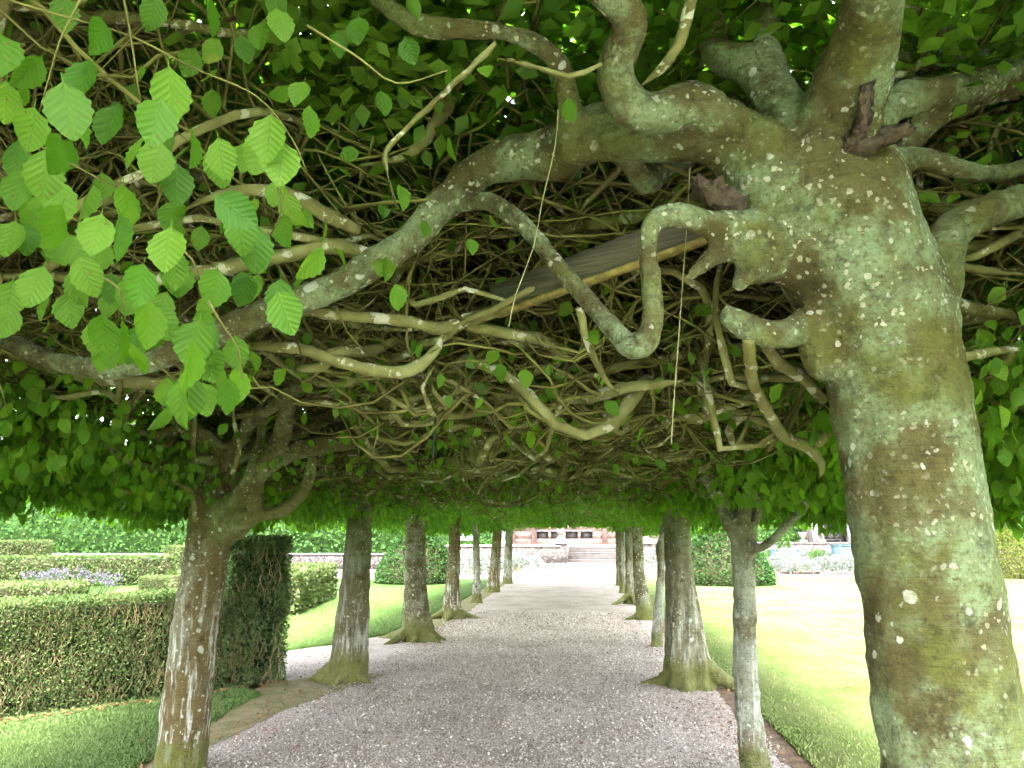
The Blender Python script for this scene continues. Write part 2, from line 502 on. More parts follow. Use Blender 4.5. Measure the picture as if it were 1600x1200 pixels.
def lawn_mat(name, a, b, dry, dryness):
    m, nt, out = mat_new(name); t = NT(nt)
    pos = nt.nodes.new('ShaderNodeNewGeometry').outputs['Position']
    n1 = t.noise(pos, .55, 5, .6); n2 = t.noise(pos, 9, 4, .65)
    n3 = t.noise(t.vmath('MULTIPLY', pos, (1, .35, 1)), 3.0, 4, .6)
    col = t.mix(t.step(n2, .3, .7), c4(*a), c4(*b))
    dm = t.step(t.math('ADD', t.math('MULTIPLY', n1, .6), t.math('MULTIPLY', n3, .4)), .54 - dryness * .2, .66 - dryness * .12)
    col = t.mix(t.math('MULTIPLY', dm, .75), col, c4(*dry))
    t.bsdf(out, col, .9, t.bump(t.noise(pos, 120, 3, .7), .8, .02), .1)
    return m
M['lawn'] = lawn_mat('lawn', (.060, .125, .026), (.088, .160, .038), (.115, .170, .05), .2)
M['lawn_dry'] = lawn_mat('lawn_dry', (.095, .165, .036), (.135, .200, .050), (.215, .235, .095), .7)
M['soil'] = simple_mat('soil', (.070, .042, .026), (.150, .105, .062), 9, .95, .8, 45, dist=.02)
M['soil_mossy'] = simple_mat('soil_mossy', (.105, .110, .040), (.195, .160, .090), 5, .95, .8, 45, dist=.02)

def sheet(name, poly, z, mat, depth=None):
    mb = MB()
    if depth is None: mb.add([(x, y, z) for x, y in poly], [tuple(range(len(poly)))])
    else: mb.prism(poly, z - depth, z)
    return tag(mb.build(name, mat), kind='structure')

def rough_edge(pts, step=.12, amp=.04, seed=0.0):
    out = []
    for (x0, y0), (x1, y1) in zip(pts[:-1], pts[1:]):
        k = max(1, int(math.hypot(x1 - x0, y1 - y0) / step))
        for i in range(k):
            t = i / k; x = x0 + (x1 - x0) * t; y = y0 + (y1 - y0) * t
            n = mnoise.noise_vector(Vector((x * 1.7 + seed, y * 1.7, seed))) + .5 * mnoise.noise_vector(Vector((x * 6 + seed, y * 6, seed)))
            out.append((x + amp * n.x, y + amp * n.y))
    out.append(pts[-1])
    return out

sheet('ground', [(-600, -300), (600, -300), (600, 900), (-600, 900)], -.03, M['lawn'])
sheet('gravel_court', [(-70, 30.5), (70, 34.0), (70, 62), (-70, 62)], -.012, M['gravel'])
sheet('gravel_path', [(-3.3, -6), (1.9, -6), (1.9, 34.2), (-3.3, 31.0), (-3.3, 13.4), (-4.0, 11.8), (-14, 11.3), (-14, 8.9), (-3.3, 8.9)], 0.0, M['gravel'])
redge = rough_edge([(1.62, -6), (1.62, 6.0), (1.66, 9.5), (1.6, 20), (1.62, 34.5)], .1, .035, 3.1)
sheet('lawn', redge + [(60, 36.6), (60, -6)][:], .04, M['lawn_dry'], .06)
ledge = rough_edge([(-12, 8.5), (-5.6, 8.75), (-3.95, 8.72), (-3.35, 8.2), (-3.34, 7.5), (-3.16, 5.6), (-3.1, 3), (-3.1, -6)], .1, .04, 7.7)
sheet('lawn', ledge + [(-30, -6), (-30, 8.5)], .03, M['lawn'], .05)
bedge = rough_edge([(-14, 11.0), (-6, 11.1), (-4.3, 11.3), (-3.7, 12.2), (-3.3, 13.5), (-3.15, 16), (-3.15, 30.6)], .1, .04, 5.2)
sheet('lawn', bedge + [(-60, 29), (-60, 11)], .03, M['lawn'], .05)
# bare earth where the turf stops
sheet('soil_strip', rough_edge([(1.80, -6), (1.80, 34)], .15, .02, 1.0) + rough_edge([(1.42, 34), (1.36, 20), (1.40, 9.6), (1.42, 6), (1.40, -6)], .1, .06, 2.0), .004, M['soil'])
sheet('soil_strip', rough_edge([(-3.5, -6), (-3.5, 8.9), (-3.0, 9.6), (-2.35, 9.55), (-2.55, 8.6), (-2.85, 7.4), (-2.95, 5.5), (-2.95, -6)], .1, .06, 4.0), .004, M['soil_mossy'])
sheet('soil_strip', rough_edge([(-3.5, 13.2), (-2.85, 12.6), (-2.3, 12.8), (-2.5, 14), (-2.5, 16), (-2.45, 17), (-2.6, 20), (-2.7, 30), (-3.4, 30), (-3.5, 13.2)], .1, .06, 6.0), .004, M['soil_mossy'])

# loose stones of the path
def pebbles():
    octv = np.array([(1, 0, 0), (-1, 0, 0), (0, 1, 0), (0, -1, 0), (0, 0, 1), (0, 0, -1)], float)
    octf = np.array([(0, 2, 4), (2, 1, 4), (1, 3, 4), (3, 0, 4), (2, 0, 5), (1, 2, 5), (3, 1, 5), (0, 3, 5)])[:4]
    n = 85000
    Y = 4.6 + 13.0 * rng.random(n) ** 1.9
    X = rng.uniform(-3.1, 1.6, n)
    ex = rng.random(n)
    side = (rng.random(n) < .05)
    X = np.where(side, rng.uniform(-8, -3, n), X); Y = np.where(side, rng.uniform(9.0, 11.0, n), Y)
    lim_r = 1.40 + .08 * np.sin(Y * 2.1) + .1 * (ex - .5); lim_l = -2.72 + .12 * np.sin(Y * 1.7 + 1) + .25 * (ex - .5)
    ok = side | ((X < lim_r) & (X > lim_l))
    X, Y = X[ok], Y[ok]; n = len(X)
    s = (.0045 + .0075 * rng.random(n) ** 1.8) * (1 + .035 * np.maximum(Y - 5, 0))
    a = rng.uniform(0, 2 * pi, n)
    ca, sa = np.cos(a), np.sin(a)
    sc = s[:, None] * rng.uniform(.65, 1.25, (n, 3)); sc[:, 2] *= .75
    V = octv[None, :5] * sc[:, None]
    tl = rng.normal(0, .35, (n, 2))
    x = V[..., 0] * ca[:, None] - V[..., 1] * sa[:, None]; y = V[..., 0] * sa[:, None] + V[..., 1] * ca[:, None]
    z = V[..., 2] + x * tl[:, :1] + y * tl[:, 1:]
    P = np.stack([x + X[:, None], y + Y[:, None], z + .003 + s[:, None] * .25], -1)
    Fc = (octf[None] + (np.arange(n) * 5)[:, None, None]).reshape(-1, 3)
    t = np.clip(rng.normal(.45, .33, n) - .22 * np.array([mnoise.noise(Vector((a_ * 1.3, b_ * .8, 3.0))) for a_, b_ in zip(X, Y)]) - .12 * (np.abs(X + .7) > 1.5), 0, 1)
    me = mesh_np('gravel', P.reshape(-1, 3), Fc, M['pebble'], False, np.repeat(t, 5))
    tag(link('gravel', me), 'loose pinkish grey gravel covering the path', 'gravel', kind='stuff')
pebbles()

# grass blades where the turf is near
def blades(name, label, n, fx, size, mat):
    X, Y, Z = fx(n)
    n = len(X)
    pos = np.stack([X, Y, Z], -1)
    al = np.stack([rng.normal(0, .5, n), rng.normal(0, .5, n), np.ones(n)], -1)
    nr = np.stack([rng.normal(size=n), rng.normal(size=n), np.zeros(n)], -1)
    tint = np.clip(rng.normal(.5, .25, n) + .25 * np.sin(X * 2.3 + 1.3 * np.sin(Y * 1.9)), 0, 1)
    me = leaves(pos, al, nr, size * rng.uniform(.6, 1.3, n), leaf_blade(), mat, name, tint)
    tag(link(name, me), label, 'grass', kind='stuff')
def near_left(n):
    X = rng.uniform(-7.5, -3.12, n); Y = 4.2 + 4.6 * rng.random(n)
    lim = np.interp(Y, [2, 5.6, 7.5, 8.2, 8.7], [-3.1, -3.16, -3.34, -3.4, -3.95]) + .05 * rng.normal(size=n)
    front = -5.14 + (Y - 6.82) * .847
    ok = (X < lim) & (X > front - .25)
    return X[ok], Y[ok], np.full(ok.sum(), .028)
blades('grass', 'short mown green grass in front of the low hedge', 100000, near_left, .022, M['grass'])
def near_right(n):
    Y = 4.8 + 14 * rng.random(n) ** 2.4; X = 1.62 + rng.random(n) ** 1.3 * 5.0 + .05 * rng.normal(size=n)
    ok = (X > 1.57) & (X < .62 * Y + .3)
    return X[ok], Y[ok], np.full(ok.sum(), .038)
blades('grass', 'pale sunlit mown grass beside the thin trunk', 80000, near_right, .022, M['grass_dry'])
def back_left(n):
    Y = 11.3 + 9 * rng.random(n) ** 1.3; X = -3.3 - 4 * rng.random(n)
    ok = (Y > 11.3 + np.maximum(0, (X + 4.3)) * 1.9)
    return X[ok], Y[ok], np.full(ok.sum(), .028)
blades('grass', 'green mown grass between the second and third trunks', 35000, back_left, .03, M['grass'])

# dead leaves along the edges
def litter():
    n = 1500
    k = rng.integers(0, 4, n)
    Y = np.where(k == 0, rng.uniform(5, 14, n), np.where(k == 1, rng.uniform(5, 9.2, n), np.where(k == 2, rng.uniform(6.5, 9.2, n), rng.uniform(5, 16, n))))
    hl = -5.14 + (Y - 6.82) * .847
    X = np.where(k == 0, 1.35 + .12 * rng.normal(size=n), np.where(k == 1, -2.95 + .18 * rng.normal(size=n), np.where(k == 2, hl + .10 + .10 * np.abs(rng.normal(size=n)), rng.uniform(-2.7, 1.4, n))))
    keep = (k < 3) | (rng.random(n) < .4)
    X, Y = X[keep], Y[keep]; n = len(X)
    al = np.stack([rng.normal(size=n), rng.normal(size=n), .2 * rng.normal(size=n)], -1)
    nr = np.stack([.3 * rng.normal(size=n), .3 * rng.normal(size=n), np.ones(n)], -1)
    me = leaves(np.stack([X, Y, np.where(X < -3.2, .045, .018)], -1), al, nr, rng.uniform(.02, .05, n), leaf_kite(), M['litter'], 'fallen_leaves', rng.random(n))
    tag(link('fallen_leaves', me), 'dry brown leaves scattered along the path edges and hedge foot', 'leaves', kind='stuff')
litter()

# ------------------------------------------------------------------ far garden walls, steps, house
def stone_mat(name, a, b, mortar, scale=3.2):
    m, nt, out = mat_new(name); t = NT(nt)
    pos = nt.nodes.new('ShaderNodeNewGeometry').outputs['Position']
    p2 = t.vmath('MULTIPLY', pos, (1, 1, 1.7))
    v = nt.nodes.new('ShaderNodeTexVoronoi'); v.inputs['Scale'].default_value = scale; t.set(v.inputs['Vector'], p2)
    e = t.vor(p2, scale, 1.0, 'DISTANCE_TO_EDGE')
    k = t.n('SeparateXYZ', Vector=v.outputs['Color'])
    col = t.mix(k.outputs[0], c4(*a), c4(*b))
    col = t.mix(t.math('MULTIPLY', t.noise(pos, 14, 5, .6), .4), col, c4(a[0] * .7, a[1] * .7, a[2] * .7))
    gap = t.math('SUBTRACT', 1.0, t.step(e, .02, .08))
    col = t.mix(gap, col, c4(*mortar))
    t.bsdf(out, col, .9, t.bump(t.step(e, .0, .12), .8, .03), .2)
    return m
M['rubble'] = stone_mat('rubble', (.060, .053, .050), (.125, .110, .105), (.025, .022, .020))
M['pink_stone'] = stone_mat('pink_stone', (.100, .062, .054), (.145, .100, .090), (.070, .052, .046), 2.2)
M['coping'] = simple_mat('coping', (.105, .097, .092), (.160, .148, .142), 3, .9, .3, 20)
M['pale_stone'] = simple_mat('pale_stone', (.075, .072, .076), (.11, .104, .108), 2, .9, .3, 14)
M['shade_stone'] = simple_mat('shade_stone', (.060, .052, .050), (.095, .084, .080), 3, .9, .3, 14)
M['blue_paint'] = simple_mat('blue_paint', (.030, .070, .090), (.045, .090, .110), 3, .6, .1, 20)
M['dark_paint'] = simple_mat('dark_paint', (.035, .035, .035), (.06, .055, .05), 3, .6, .1, 20)
M['bench_paint'] = simple_mat('bench_paint', (.30, .38, .38), (.40, .46, .46), 3, .6, .1, 20)

def wall_thing(name, label, a, b, h, thick=.45, cope=.09):
    """a, b: ends on the ground of the near face"""
    a = np.array(a, float); b = np.array(b, float)
    d = unit(b - a); n = np.array([-d[1], d[0]]); L = np.linalg.norm(b - a)
    if n[1] < 0: n = -n
    t = empty(name, (*a, 0), label, 'wall')
    mb = MB(); c = (a + b) / 2 + n * thick / 2 - a
    mb.obox((*c, h / 2 - .05), (*(d * L / 2), 0), (*(n * thick / 2), 0), (0, 0, h / 2 + .05)); mb.build('masonry', M['rubble'], t)
    k = max(2, int(L / 1.1)); proto = MB().obox((0, 0, 0), (*(d * (L / k / 2 - .006)), 0), (*(n * (thick / 2 + .06)), 0), (0, 0, cope / 2)).mesh('coping_stone', M['coping'])
    for i in range(min(k, 60)):
        o = link('coping_stone', proto, t); q = d * L * (i + .5) / k + n * thick / 2
        o.location = (q[0], q[1], h + cope / 2 + .002 + .008 * rng.random())
    return t
wall_thing('garden_wall', 'low rubble stone wall running up to the pier by the steps', (-22, 52), (-1.3, 52), 1.02)
wall_thing('garden_wall', 'low pale wall at the foot of the tall hedge behind the parterre', (-46, 38), (-9.5, 41), .72)
wall_thing('garden_wall', 'rubble terrace wall below the arched loggia', (4.4, 58), (34, 58), 1.22)

def steps():
    t = empty('garden_steps', (1.4, 53.0, 0), 'broad flight of stone steps climbing to the terrace', 'steps')
    for i in range(5):
        mb = MB(); mb.box(-2.3, 2.4, .45 * i, 2.8, .215 * i + .002, .215 * (i + 1) - .02); mb.build('riser', M['shade_stone'], t)
        mb = MB(); mb.box(-2.34, 2.44, .45 * i - .04, 2.8, .215 * (i + 1) - .018, .215 * (i + 1)); mb.build('tread', M['coping'], t)
    for x in (-2.75, 2.85):
        p = empty('stone_pier', (1.4 + x, 52.6, 0), 'squat stone pier with pyramid cap at the ' + ('foot of the steps where the wall ends' if x < 0 else 'far side of the steps behind the trunks'), 'pier', 'piers flanking the steps')
        MB().box(-.42, .42, -.42, .42, -.03, 1.22).build('shaft', M['rubble'], p)
        MB().box(-.52, .52, -.52, .52, 1.222, 1.36).build('cap', M['coping'], p)
        mb = MB(); mb.add([(-.5, -.5, 1.362), (.5, -.5, 1.362), (.5, .5, 1.362), (-.5, .5, 1.362), (-.12, -.12, 1.78), (.12, -.12, 1.78), (.12, .12, 1.78), (-.12, .12, 1.78)],
               [(0, 1, 5, 4), (1, 2, 6, 5), (2, 3, 7, 6), (3, 0, 4, 7), (4, 5, 6, 7)]); mb.build('pyramid_cap', M['coping'], p)
        MB().lathe([(.10, 1.78), (.16, 1.86), (.30, 2.02), (.30, 2.2), (.14, 2.38), (.03, 2.44)], n=14).build('ball_finial', M['coping'], p, smooth=True)
steps()
sheet('terrace', [(-70, 54.0), (-1.6, 54.0), (-1.6, 55.9), (4.5, 55.9), (4.5, 58.3), (70, 58.3), (70, 140), (-70, 140)], 1.06, M['gravel_pale'], 1.2)

def house():
    t = empty('stone_house', (0, 72, 1.06), 'pink stone house front beyond the steps', 'house')
    x0, x1 = -6.2, 7.0
    wins = [(-4.1 + 1.35 * i, -3.0 + 1.35 * i) for i in range(4)]
    z0, z1, top = .5, 1.15, 7.0
    mb = MB()
    mb.box(x0, x1, 0, .5, -.05, z0); mb.box(x0, x1, 0, .5, z1, 2.2); mb.box(x0, 3.4, 0, .5, 2.2, top)
    mb.box(4.6, x1, 0, .5, 2.2, top); mb.box(3.4, 4.6, 0, .5, 2.4, top)
    xs = [x0] + [v for w in wins for v in w] + [2.0]
    for a, b in zip(xs[::2], xs[1::2]): mb.box(a, b, .002, .498, z0, z1)
    mb.box(2.0, x1, .002, .498, z0, z1)
    mb.build('wall', M['pink_stone'], t)
    for a, b in wins:
        f = MB().box(a, b, .42, .46, z0, z1).build('window', M['dark_paint'], t)
        MB().box(a - .08, b + .08, -.06, .2, z1, z1 + .12).build('lintel', M['coping'], f)
    for x in (x0 - .4, -4.6, 1.9, 5.2):
        MB().box(x, x + .55, -.22, 0, -.05, top).build('pilaster', M['pink_stone'], t)
    d = MB().box(3.45, 4.5, -.05, -.01, -.02, 2.3).build('door', M['blue_paint'], t)
    MB().box(3.35, 3.45, -.09, 0, -.02, 2.4).box(4.5, 4.6, -.09, 0, -.02, 2.4).box(3.35, 4.6, -.09, 0, 2.4, 2.52).build('door_frame', M['coping'], d)
    mb = MB(); mb.add([(x0 - .5, -.6, top), (x1 + .5, -.6, top), (x1 + .5, 9, top), (x0 - .5, 9, top), (x0 + 2, 4, 10), (x1 - 2, 4, 10)], [(0, 1, 5, 4), (1, 2, 5), (2, 3, 4, 5), (3, 0, 4), (3, 2, 1, 0)])
    mb.build('roof', M['shade_stone'], t)
house()

def loggia():
    c = PY(1308, 850, 63.0)
    t = empty('stone_loggia', (c[0], 63, 1.06), 'pale stone loggia with a wide round arch above the terrace wall', 'loggia')
    w, sp, W, Ht = .92, 1.75, 1.75, 3.6
    n = 14
    arc = [(w * cos(pi * i / n), sp + .75 * w * sin(pi * i / n)) for i in range(n + 1)]
    mb = MB()
    for y0, y1 in ((0, .5),):
        V = [(W, y0, 0), (W, y0, Ht), (-W, y0, Ht), (-W, y0, 0), (-w, y0, 0)] + [(x, y0, z) for x, z in arc[::-1]] + [(w, y0, 0)]
        k = len(V); V2 = [(x, y1, z) for x, _, z in V]
        # face split into quads between arch and outline
        outl = lambda x, z: (x * W / w, Ht)
        for i in range(n):
            (xa, za), (xb, zb) = arc[i], arc[i + 1]
            mb.add([(xa, y0, za), (xb, y0, zb), (xb, y0, Ht), (xa, y0, Ht)], [(0, 1, 2, 3)])
            mb.add([(xa, y0, za), (xb, y0, zb), (xb, y1, zb), (xa, y1, za)], [(3, 2, 1, 0)])
        for s in (-1, 1):
            mb.box(min(s * w, s * W), max(s * w, s * W), y0, y1, 0, sp)
            mb.box(min(s * w, s * W), max(s * w, s * W), y0, y1, sp, Ht)
    mb.build('front_wall', M['pale_stone'], t)
    MB().box(-W, W, 2.6, 3.0, 0, Ht).box(-W, -W + .3, .5, 2.6, 0, Ht).box(W - .3, W, .5, 1.0, 0, Ht).box(W - .3, W, 2.2, 2.6, 0, Ht).build('back_wall', M['shade_stone'], t)
    for i in range(n):
        a0, a1 = pi * i / n + .015, pi * (i + 1) / n - .015
        q = [(r * w * cos(a), -.05, sp + .75 * r * w * sin(a)) for r, a in ((1.0, a0), (1.22, a0), (1.22, a1), (1.0, a1))]
        MB().add(q + [(x, .0, z) for x, _, z in q], [(0, 1, 2, 3), (0, 4, 5, 1), (1, 5, 6, 2), (2, 6, 7, 3), (3, 7, 4, 0)]).build('arch_stone', M['coping'], t)
    rf = MB(); rf.box(-W - .25, W + .25, -.25, 3.2, Ht, Ht + .15); roof = rf.build('roof', M['shade_stone'], t)
    for i in range(9):
        x = -W + (2 * W) * i / 8
        MB().box(x - .13, x + .13, -.24, .1, Ht + .152, Ht + .5).build('merlon', M['coping'], roof)
    tb = empty('garden_bench', (c[0] - .1, 64.2, 1.06), 'dark bench standing inside the arched loggia', 'bench')
    MB().box(-.85, .75, -.22, .22, .40, .46).build('seat', M['dark_paint'], tb)
    MB().box(-.85, .75, .2, .25, .46, .95).build('backrest', M['dark_paint'], tb)
    for x in (-.78, .68): MB().box(x - .04, x + .04, -.2, .2, 0, .4).build('leg', M['dark_paint'], tb)
    for px, lab in ((1255, 'stone urn on the terrace wall farther from the arch'), (1284, 'stone urn on the terrace wall next to the arch')):
        q = PY(px, 846, 58.2)
        u = empty('stone_urn', (q[0], 58.22, 1.32), lab, 'urn', 'urns on the terrace wall')
        MB().box(-.24, .24, -.24, .24, 0, .16).build('plinth', M['coping'], u)
        MB().lathe([(.14, .162), (.09, .24), (.11, .30), (.24, .42), (.27, .58), (.33, .64), (.33, .70), (.26, .70)], n=16).build('bowl', M['coping'], u, smooth=True)
loggia()

def slat_bench():
    q = PY(727, 851, 54.6)
    t = empty('slatted_bench', (q[0], 55.0, 1.06), 'pale slatted bench on the terrace seen between two far trunks', 'bench')
    for i, z in enumerate((.45, .62, .78, .94)):
        MB().box(-.75, .75, -.02 + .05 * (i > 0), .02 + .05 * (i > 0), z - .055, z + .055).build('slat', M['bench_paint'], t)
    for x in (-.68, .68): MB().box(x - .04, x + .04, -.3, .12, 0, .44).build('leg', M['bench_paint'], t)
slat_bench()

# ------------------------------------------------------------------ clipped hedges
def hedge(name, label, a, b, depth, h, leaf, mat, lai=1.3, group='clipped hedges', stems=0, faces='ftlr', wob=.03, cat='hedge', shell=.05, zc=0.0, core='hedge_core'):
    """near face runs on the ground from a to b; the hedge lies to its far side"""
    a = np.array(a, float); b = np.array(b, float)
    d = unit(b - a); nn = np.array([-d[1], d[0]])
    if nn[1] < 0: nn = -nn
    L = float(np.linalg.norm(b - a))
    t = empty(name, (*a, zc), label, cat, group)
    def loc(u, v, z): return np.stack([d[0] * u + nn[0] * v, d[1] * u + nn[1] * v, z], -1)
    e = shell
    # uneven dark core
    nu, nz = max(3, int(L / .35)), max(3, int(h / .3))
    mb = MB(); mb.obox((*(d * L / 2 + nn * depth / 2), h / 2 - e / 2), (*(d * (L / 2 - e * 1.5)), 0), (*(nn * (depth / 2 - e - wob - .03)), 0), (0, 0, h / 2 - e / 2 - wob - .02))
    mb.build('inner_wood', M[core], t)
    P, Nn = [], []
    area_leaf = leaf * leaf * .30
    def face(kind, A):
        n = int(A * lai / area_leaf)
        u = rng.random(n); w = rng.random(n)
        deep = -(rng.random(n) ** 1.5) * e * 1.5
        if kind in 'fk':
            U, Z = u * L, w * h
            k = .5 + .5 * np.sin(U * 3.1 + np.sin(Z * 4)) * np.sin(Z * 5.3 + np.sin(U * 5))
            V = (-deep + wob * k) if kind == 'f' else depth + deep - wob * k
            nv = nn * (-1 if kind == 'f' else 1); N = np.tile((*nv, 0), (n, 1))
        elif kind == 't':
            U, V = u * L, w * depth; Z = h + deep - wob * .6 * (.5 + .5 * np.sin(U * 3.7 + V * 2) * np.sin(V * 4.1 + U)); N = np.tile((0, 0, 1.), (n, 1))
        else:
            V, Z = u * depth, w * h
            U = (-deep if kind == 'l' else L + deep) ; N = np.tile((*(d * (-1 if kind == 'l' else 1)), 0), (n, 1))
        P.append(loc(U, V, Z)); Nn.append(N)
    A = {'f': L * h, 'k': L * h, 't': L * depth, 'l': depth * h, 'r': depth * h}
    for k in faces: face(k, A[k])
    P = np.vstack(P); Nn = np.vstack(Nn); n = len(P)
    # thin and bare patches
    bare = np.array([mnoise.noise(Vector(p * 2.3 + np.array([a[0], a[1], 0]))) for p in P[:: max(1, n // 20000)]]) if False else None
    al = unit(Nn * .5 + rand_unit(n) * .9 + np.array([0, 0, .25])); nr = unit(Nn * .7 + rand_unit(n))
    tint = np.clip(rng.normal(.45, .3, n) + .25 * np.sin(P[:, 0] * 5 + 2 * np.sin(P[:, 2] * 6)) * np.sin(P[:, 1] * 4), 0, 1)
    sz = leaf * rng.uniform(.6, 1.3, n)
    if leaf > .04: kp = np.arange(n) % 5 < 3; P, al, nr, sz, tint = P[kp], al[kp], nr[kp], sz[kp] * 1.22, tint[kp]
    me = leaves(P, al, nr, sz, leaf_kite(), mat, 'foliage', tint)
    link('foliage', me, t)
    if stems:
        n = stems; U = rng.random(n) * L; Z = rng.random(n) ** 1.3 * h * .85; ln = rng.uniform(.10, .38, n)
        N_ = 7; s = np.linspace(0, 1, N_)
        k = rng.uniform(-.5, .5, n)
        Uc = U[:, None] + k[:, None] * s * ln[:, None] * .8 + .018 * np.sin(s * 9 + rng.random((n, 1)) * 6)
        Zc = np.minimum(Z[:, None] + s * ln[:, None], h - .03); Vc = .055 - .04 * np.sin(s * pi)[None] * rng.random((n, 1)) + .01
        PP = loc(Uc, Vc + 0 * Uc, Zc)
        RR = (.0022 + .0035 * rng.random((n, 1)) ** 2) * (1.1 - .6 * s)[None]
        v, q, _ = tubes(PP, RR, 4)
        link('bare_stems', mesh_np('bare_stems', v, q, M['hedge_stem'], True), t, 'stuff')
    return t

HD = unit(np.array([1.77, 2.09]))
h0 = np.array([-5.14, 6.82])
hedge('low_hedge', 'long low box hedge with brown stems showing, nearest the camera', h0 - HD * 2.6, h0 + HD * 2.35, .85, 1.03, .025, M['box_leaf'], 1.8, stems=1700, faces='ftr', wob=.05)
hedge('hedge_block', 'tall dark square hedge block ending the low hedge behind the nearest trunk', h0 + HD * 2.02, h0 + HD * 2.76, 1.15, 1.63, .032, M['box_dark'], 2.4, stems=170, faces='ftlr', wob=.15)
hedge('low_hedge', 'straight low hedge end beside the lawn past the gravel side path', (-8.5, 15.6), (-5.87, 16.0), 5.2, .92, .06, M['box_pale'], 1.2, faces='ftr')
hedge('low_hedge', 'long low hedge across the parterre in front of the pale wall', (-24, 21.6), (-11.6, 27.2), .9, 1.0, .07, M['box_leaf'], 1.3, faces='ft')
hedge('low_hedge', 'small low hedge end just left of the nearest leaning trunk', GP(214, 934)[:2], GP(330, 932)[:2], 1.2, .55, .035, M['box_pale'], 1.3, faces='ftl')
hedge('low_hedge', 'low flat-topped hedge with lavender flowering behind it', (-18.5, 15.6), GP(112, 946)[:2], 2.2, .48, .065, M['box_pale'], 1.1, faces='ftr')
hedge('hedge_block', 'square pale hedge block rising behind the parterre hedges', (-31, 24.3), (-20.6, 28.6), 1.2, 1.5, .06, M['box_pale'], 1.3, faces='ftr')
hedge('hedge_block', 'narrow pale hedge block half hidden by the nearest leaning trunk', GP(281, 915)[:2] + np.array([.05, -.3]), GP(330, 913)[:2], 1.0, 1.35, .045, M['box_pale'], 1.3, faces='ftl')
hedge('tall_hedge', 'tall bright green hedge closing the garden behind the parterre', (-60, 39.0), (-9.5, 43.2), 1.6, 5.5, .2, M['hedge_far'], 1.1, faces='ft', wob=.15, shell=.12, core='green_core')
hedge('tall_hedge', 'tall green hedge beside the pink house front', (-30, 64), (-6.8, 64), 1.6, 6, .2, M['hedge_far'], 1.1, faces='ft', wob=.15, shell=.12, core='green_core')
hedge('tall_hedge', 'tall green hedge between the steps and the arched loggia', (7.4, 66), (PY(1289, 850, 66)[0], 66), 1.6, 6.5, .2, M['hedge_far'], 1.1, faces='ft', wob=.15, shell=.12, core='green_core')
hedge('tall_hedge', 'rounded tall hedge behind the golden dome', (20.6, 50), (40, 43.5), 2.5, 4.9, .16, M['hedge_far'], 1.15, faces='ftl', wob=.25, shell=.15, core='green_core')

def dome(name, label, c, r, h, leaf, mat, lai=1.4, squash=1.0, power=1.85):
    t = empty(name, (*c, 0), label, 'topiary', 'clipped yew domes')
    prof = [(r * .93 * (1 - (s ** 1.55)) ** .9 * (.93 + .07 * min(1, s * 6)), h * .97 * s) for s in np.linspace(0, .995, 16)]
    MB().lathe(prof, n=32).build('inner_wood', M['hedge_core'], t, smooth=True)
    A = 2 * pi * r * h * .95
    n = int(A * lai / (leaf * leaf * .30))
    s = rng.random(n) ** 1.15; th = rng.random(n) * 2 * pi
    rr = r * (1 - s ** 1.55) ** .9 * (.93 + .07 * np.minimum(1, s * 6))
    P = np.stack([rr * np.cos(th), rr * np.sin(th), h * s], -1)
    Nn = unit(np.stack([np.cos(th) * (rr / r), np.sin(th) * (rr / r), (r / h) * (s * 1.1)], -1))
    lump = np.sin(th * 9 + 4 * np.sin(s * 7)) * np.sin(s * 17 + 3 * np.sin(th * 3))
    P = P + Nn * (lump * .03 + rng.normal(0, .02, n))[:, None]
    n_ = len(P)
    al = unit(Nn * .7 + rand_unit(n_) * .7 + np.array([0, 0, -.2])); nr = unit(Nn * .6 + rand_unit(n_))
    tint = np.clip(rng.normal(.4, .2, n_) + .3 * lump, 0, 1)
    kp = np.arange(n_) % 4 < 3
    link('foliage', leaves(P[kp], al[kp], nr[kp], (leaf * 1.1 * rng.uniform(.6, 1.3, n_))[kp], leaf_kite(), mat, 'foliage', tint[kp]), t)
yl = (GP(572, 915) + GP(706, 915)) / 2
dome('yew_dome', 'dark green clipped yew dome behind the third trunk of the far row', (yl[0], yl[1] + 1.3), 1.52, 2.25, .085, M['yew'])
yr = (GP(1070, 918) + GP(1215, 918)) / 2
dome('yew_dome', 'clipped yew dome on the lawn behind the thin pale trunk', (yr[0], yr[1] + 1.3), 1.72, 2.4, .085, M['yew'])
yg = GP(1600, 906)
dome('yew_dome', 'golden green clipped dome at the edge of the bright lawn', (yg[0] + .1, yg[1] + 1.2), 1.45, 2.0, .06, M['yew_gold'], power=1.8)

# ------------------------------------------------------------------ flower border
def mound(name, label, c, r, h, mat, n, leaf, up=.5, group='silver border plants', cat='plant'):
    t = empty(name, (*c, 0.0), label, cat, group)
    th = rng.random(n) * 2 * pi; s = np.sqrt(rng.random(n)); q = rng.random(n) ** .4
    P = np.stack([r * s * np.cos(th), r * .7 * s * np.sin(th), .01 + h * np.sqrt(np.maximum(0, 1 - s * s)) * q], -1)
    al = unit(np.stack([P[:, 0] / r, P[:, 1] / r, np.full(n, up)], -1) + .6 * rand_unit(n))
    link('foliage', leaves(P, al, rand_unit(n), leaf * rng.uniform(.6, 1.5, n), leaf_kite(), mat, 'foliage', rng.random(n)), t)
    k = 14; s_ = np.linspace(0, 1, 4); a_ = rng.random(k) * 2 * pi
    PP = np.stack([np.outer(np.cos(a_), s_) * r * .6, np.outer(np.sin(a_), s_) * r * .4, np.tile(s_ * h * .7, (k, 1))], -1)
    v, f, _ = tubes(PP, np.full((k, 4), .012), 4)
    link('stems', mesh_np('stems', v, f, M['hedge_stem']), t)
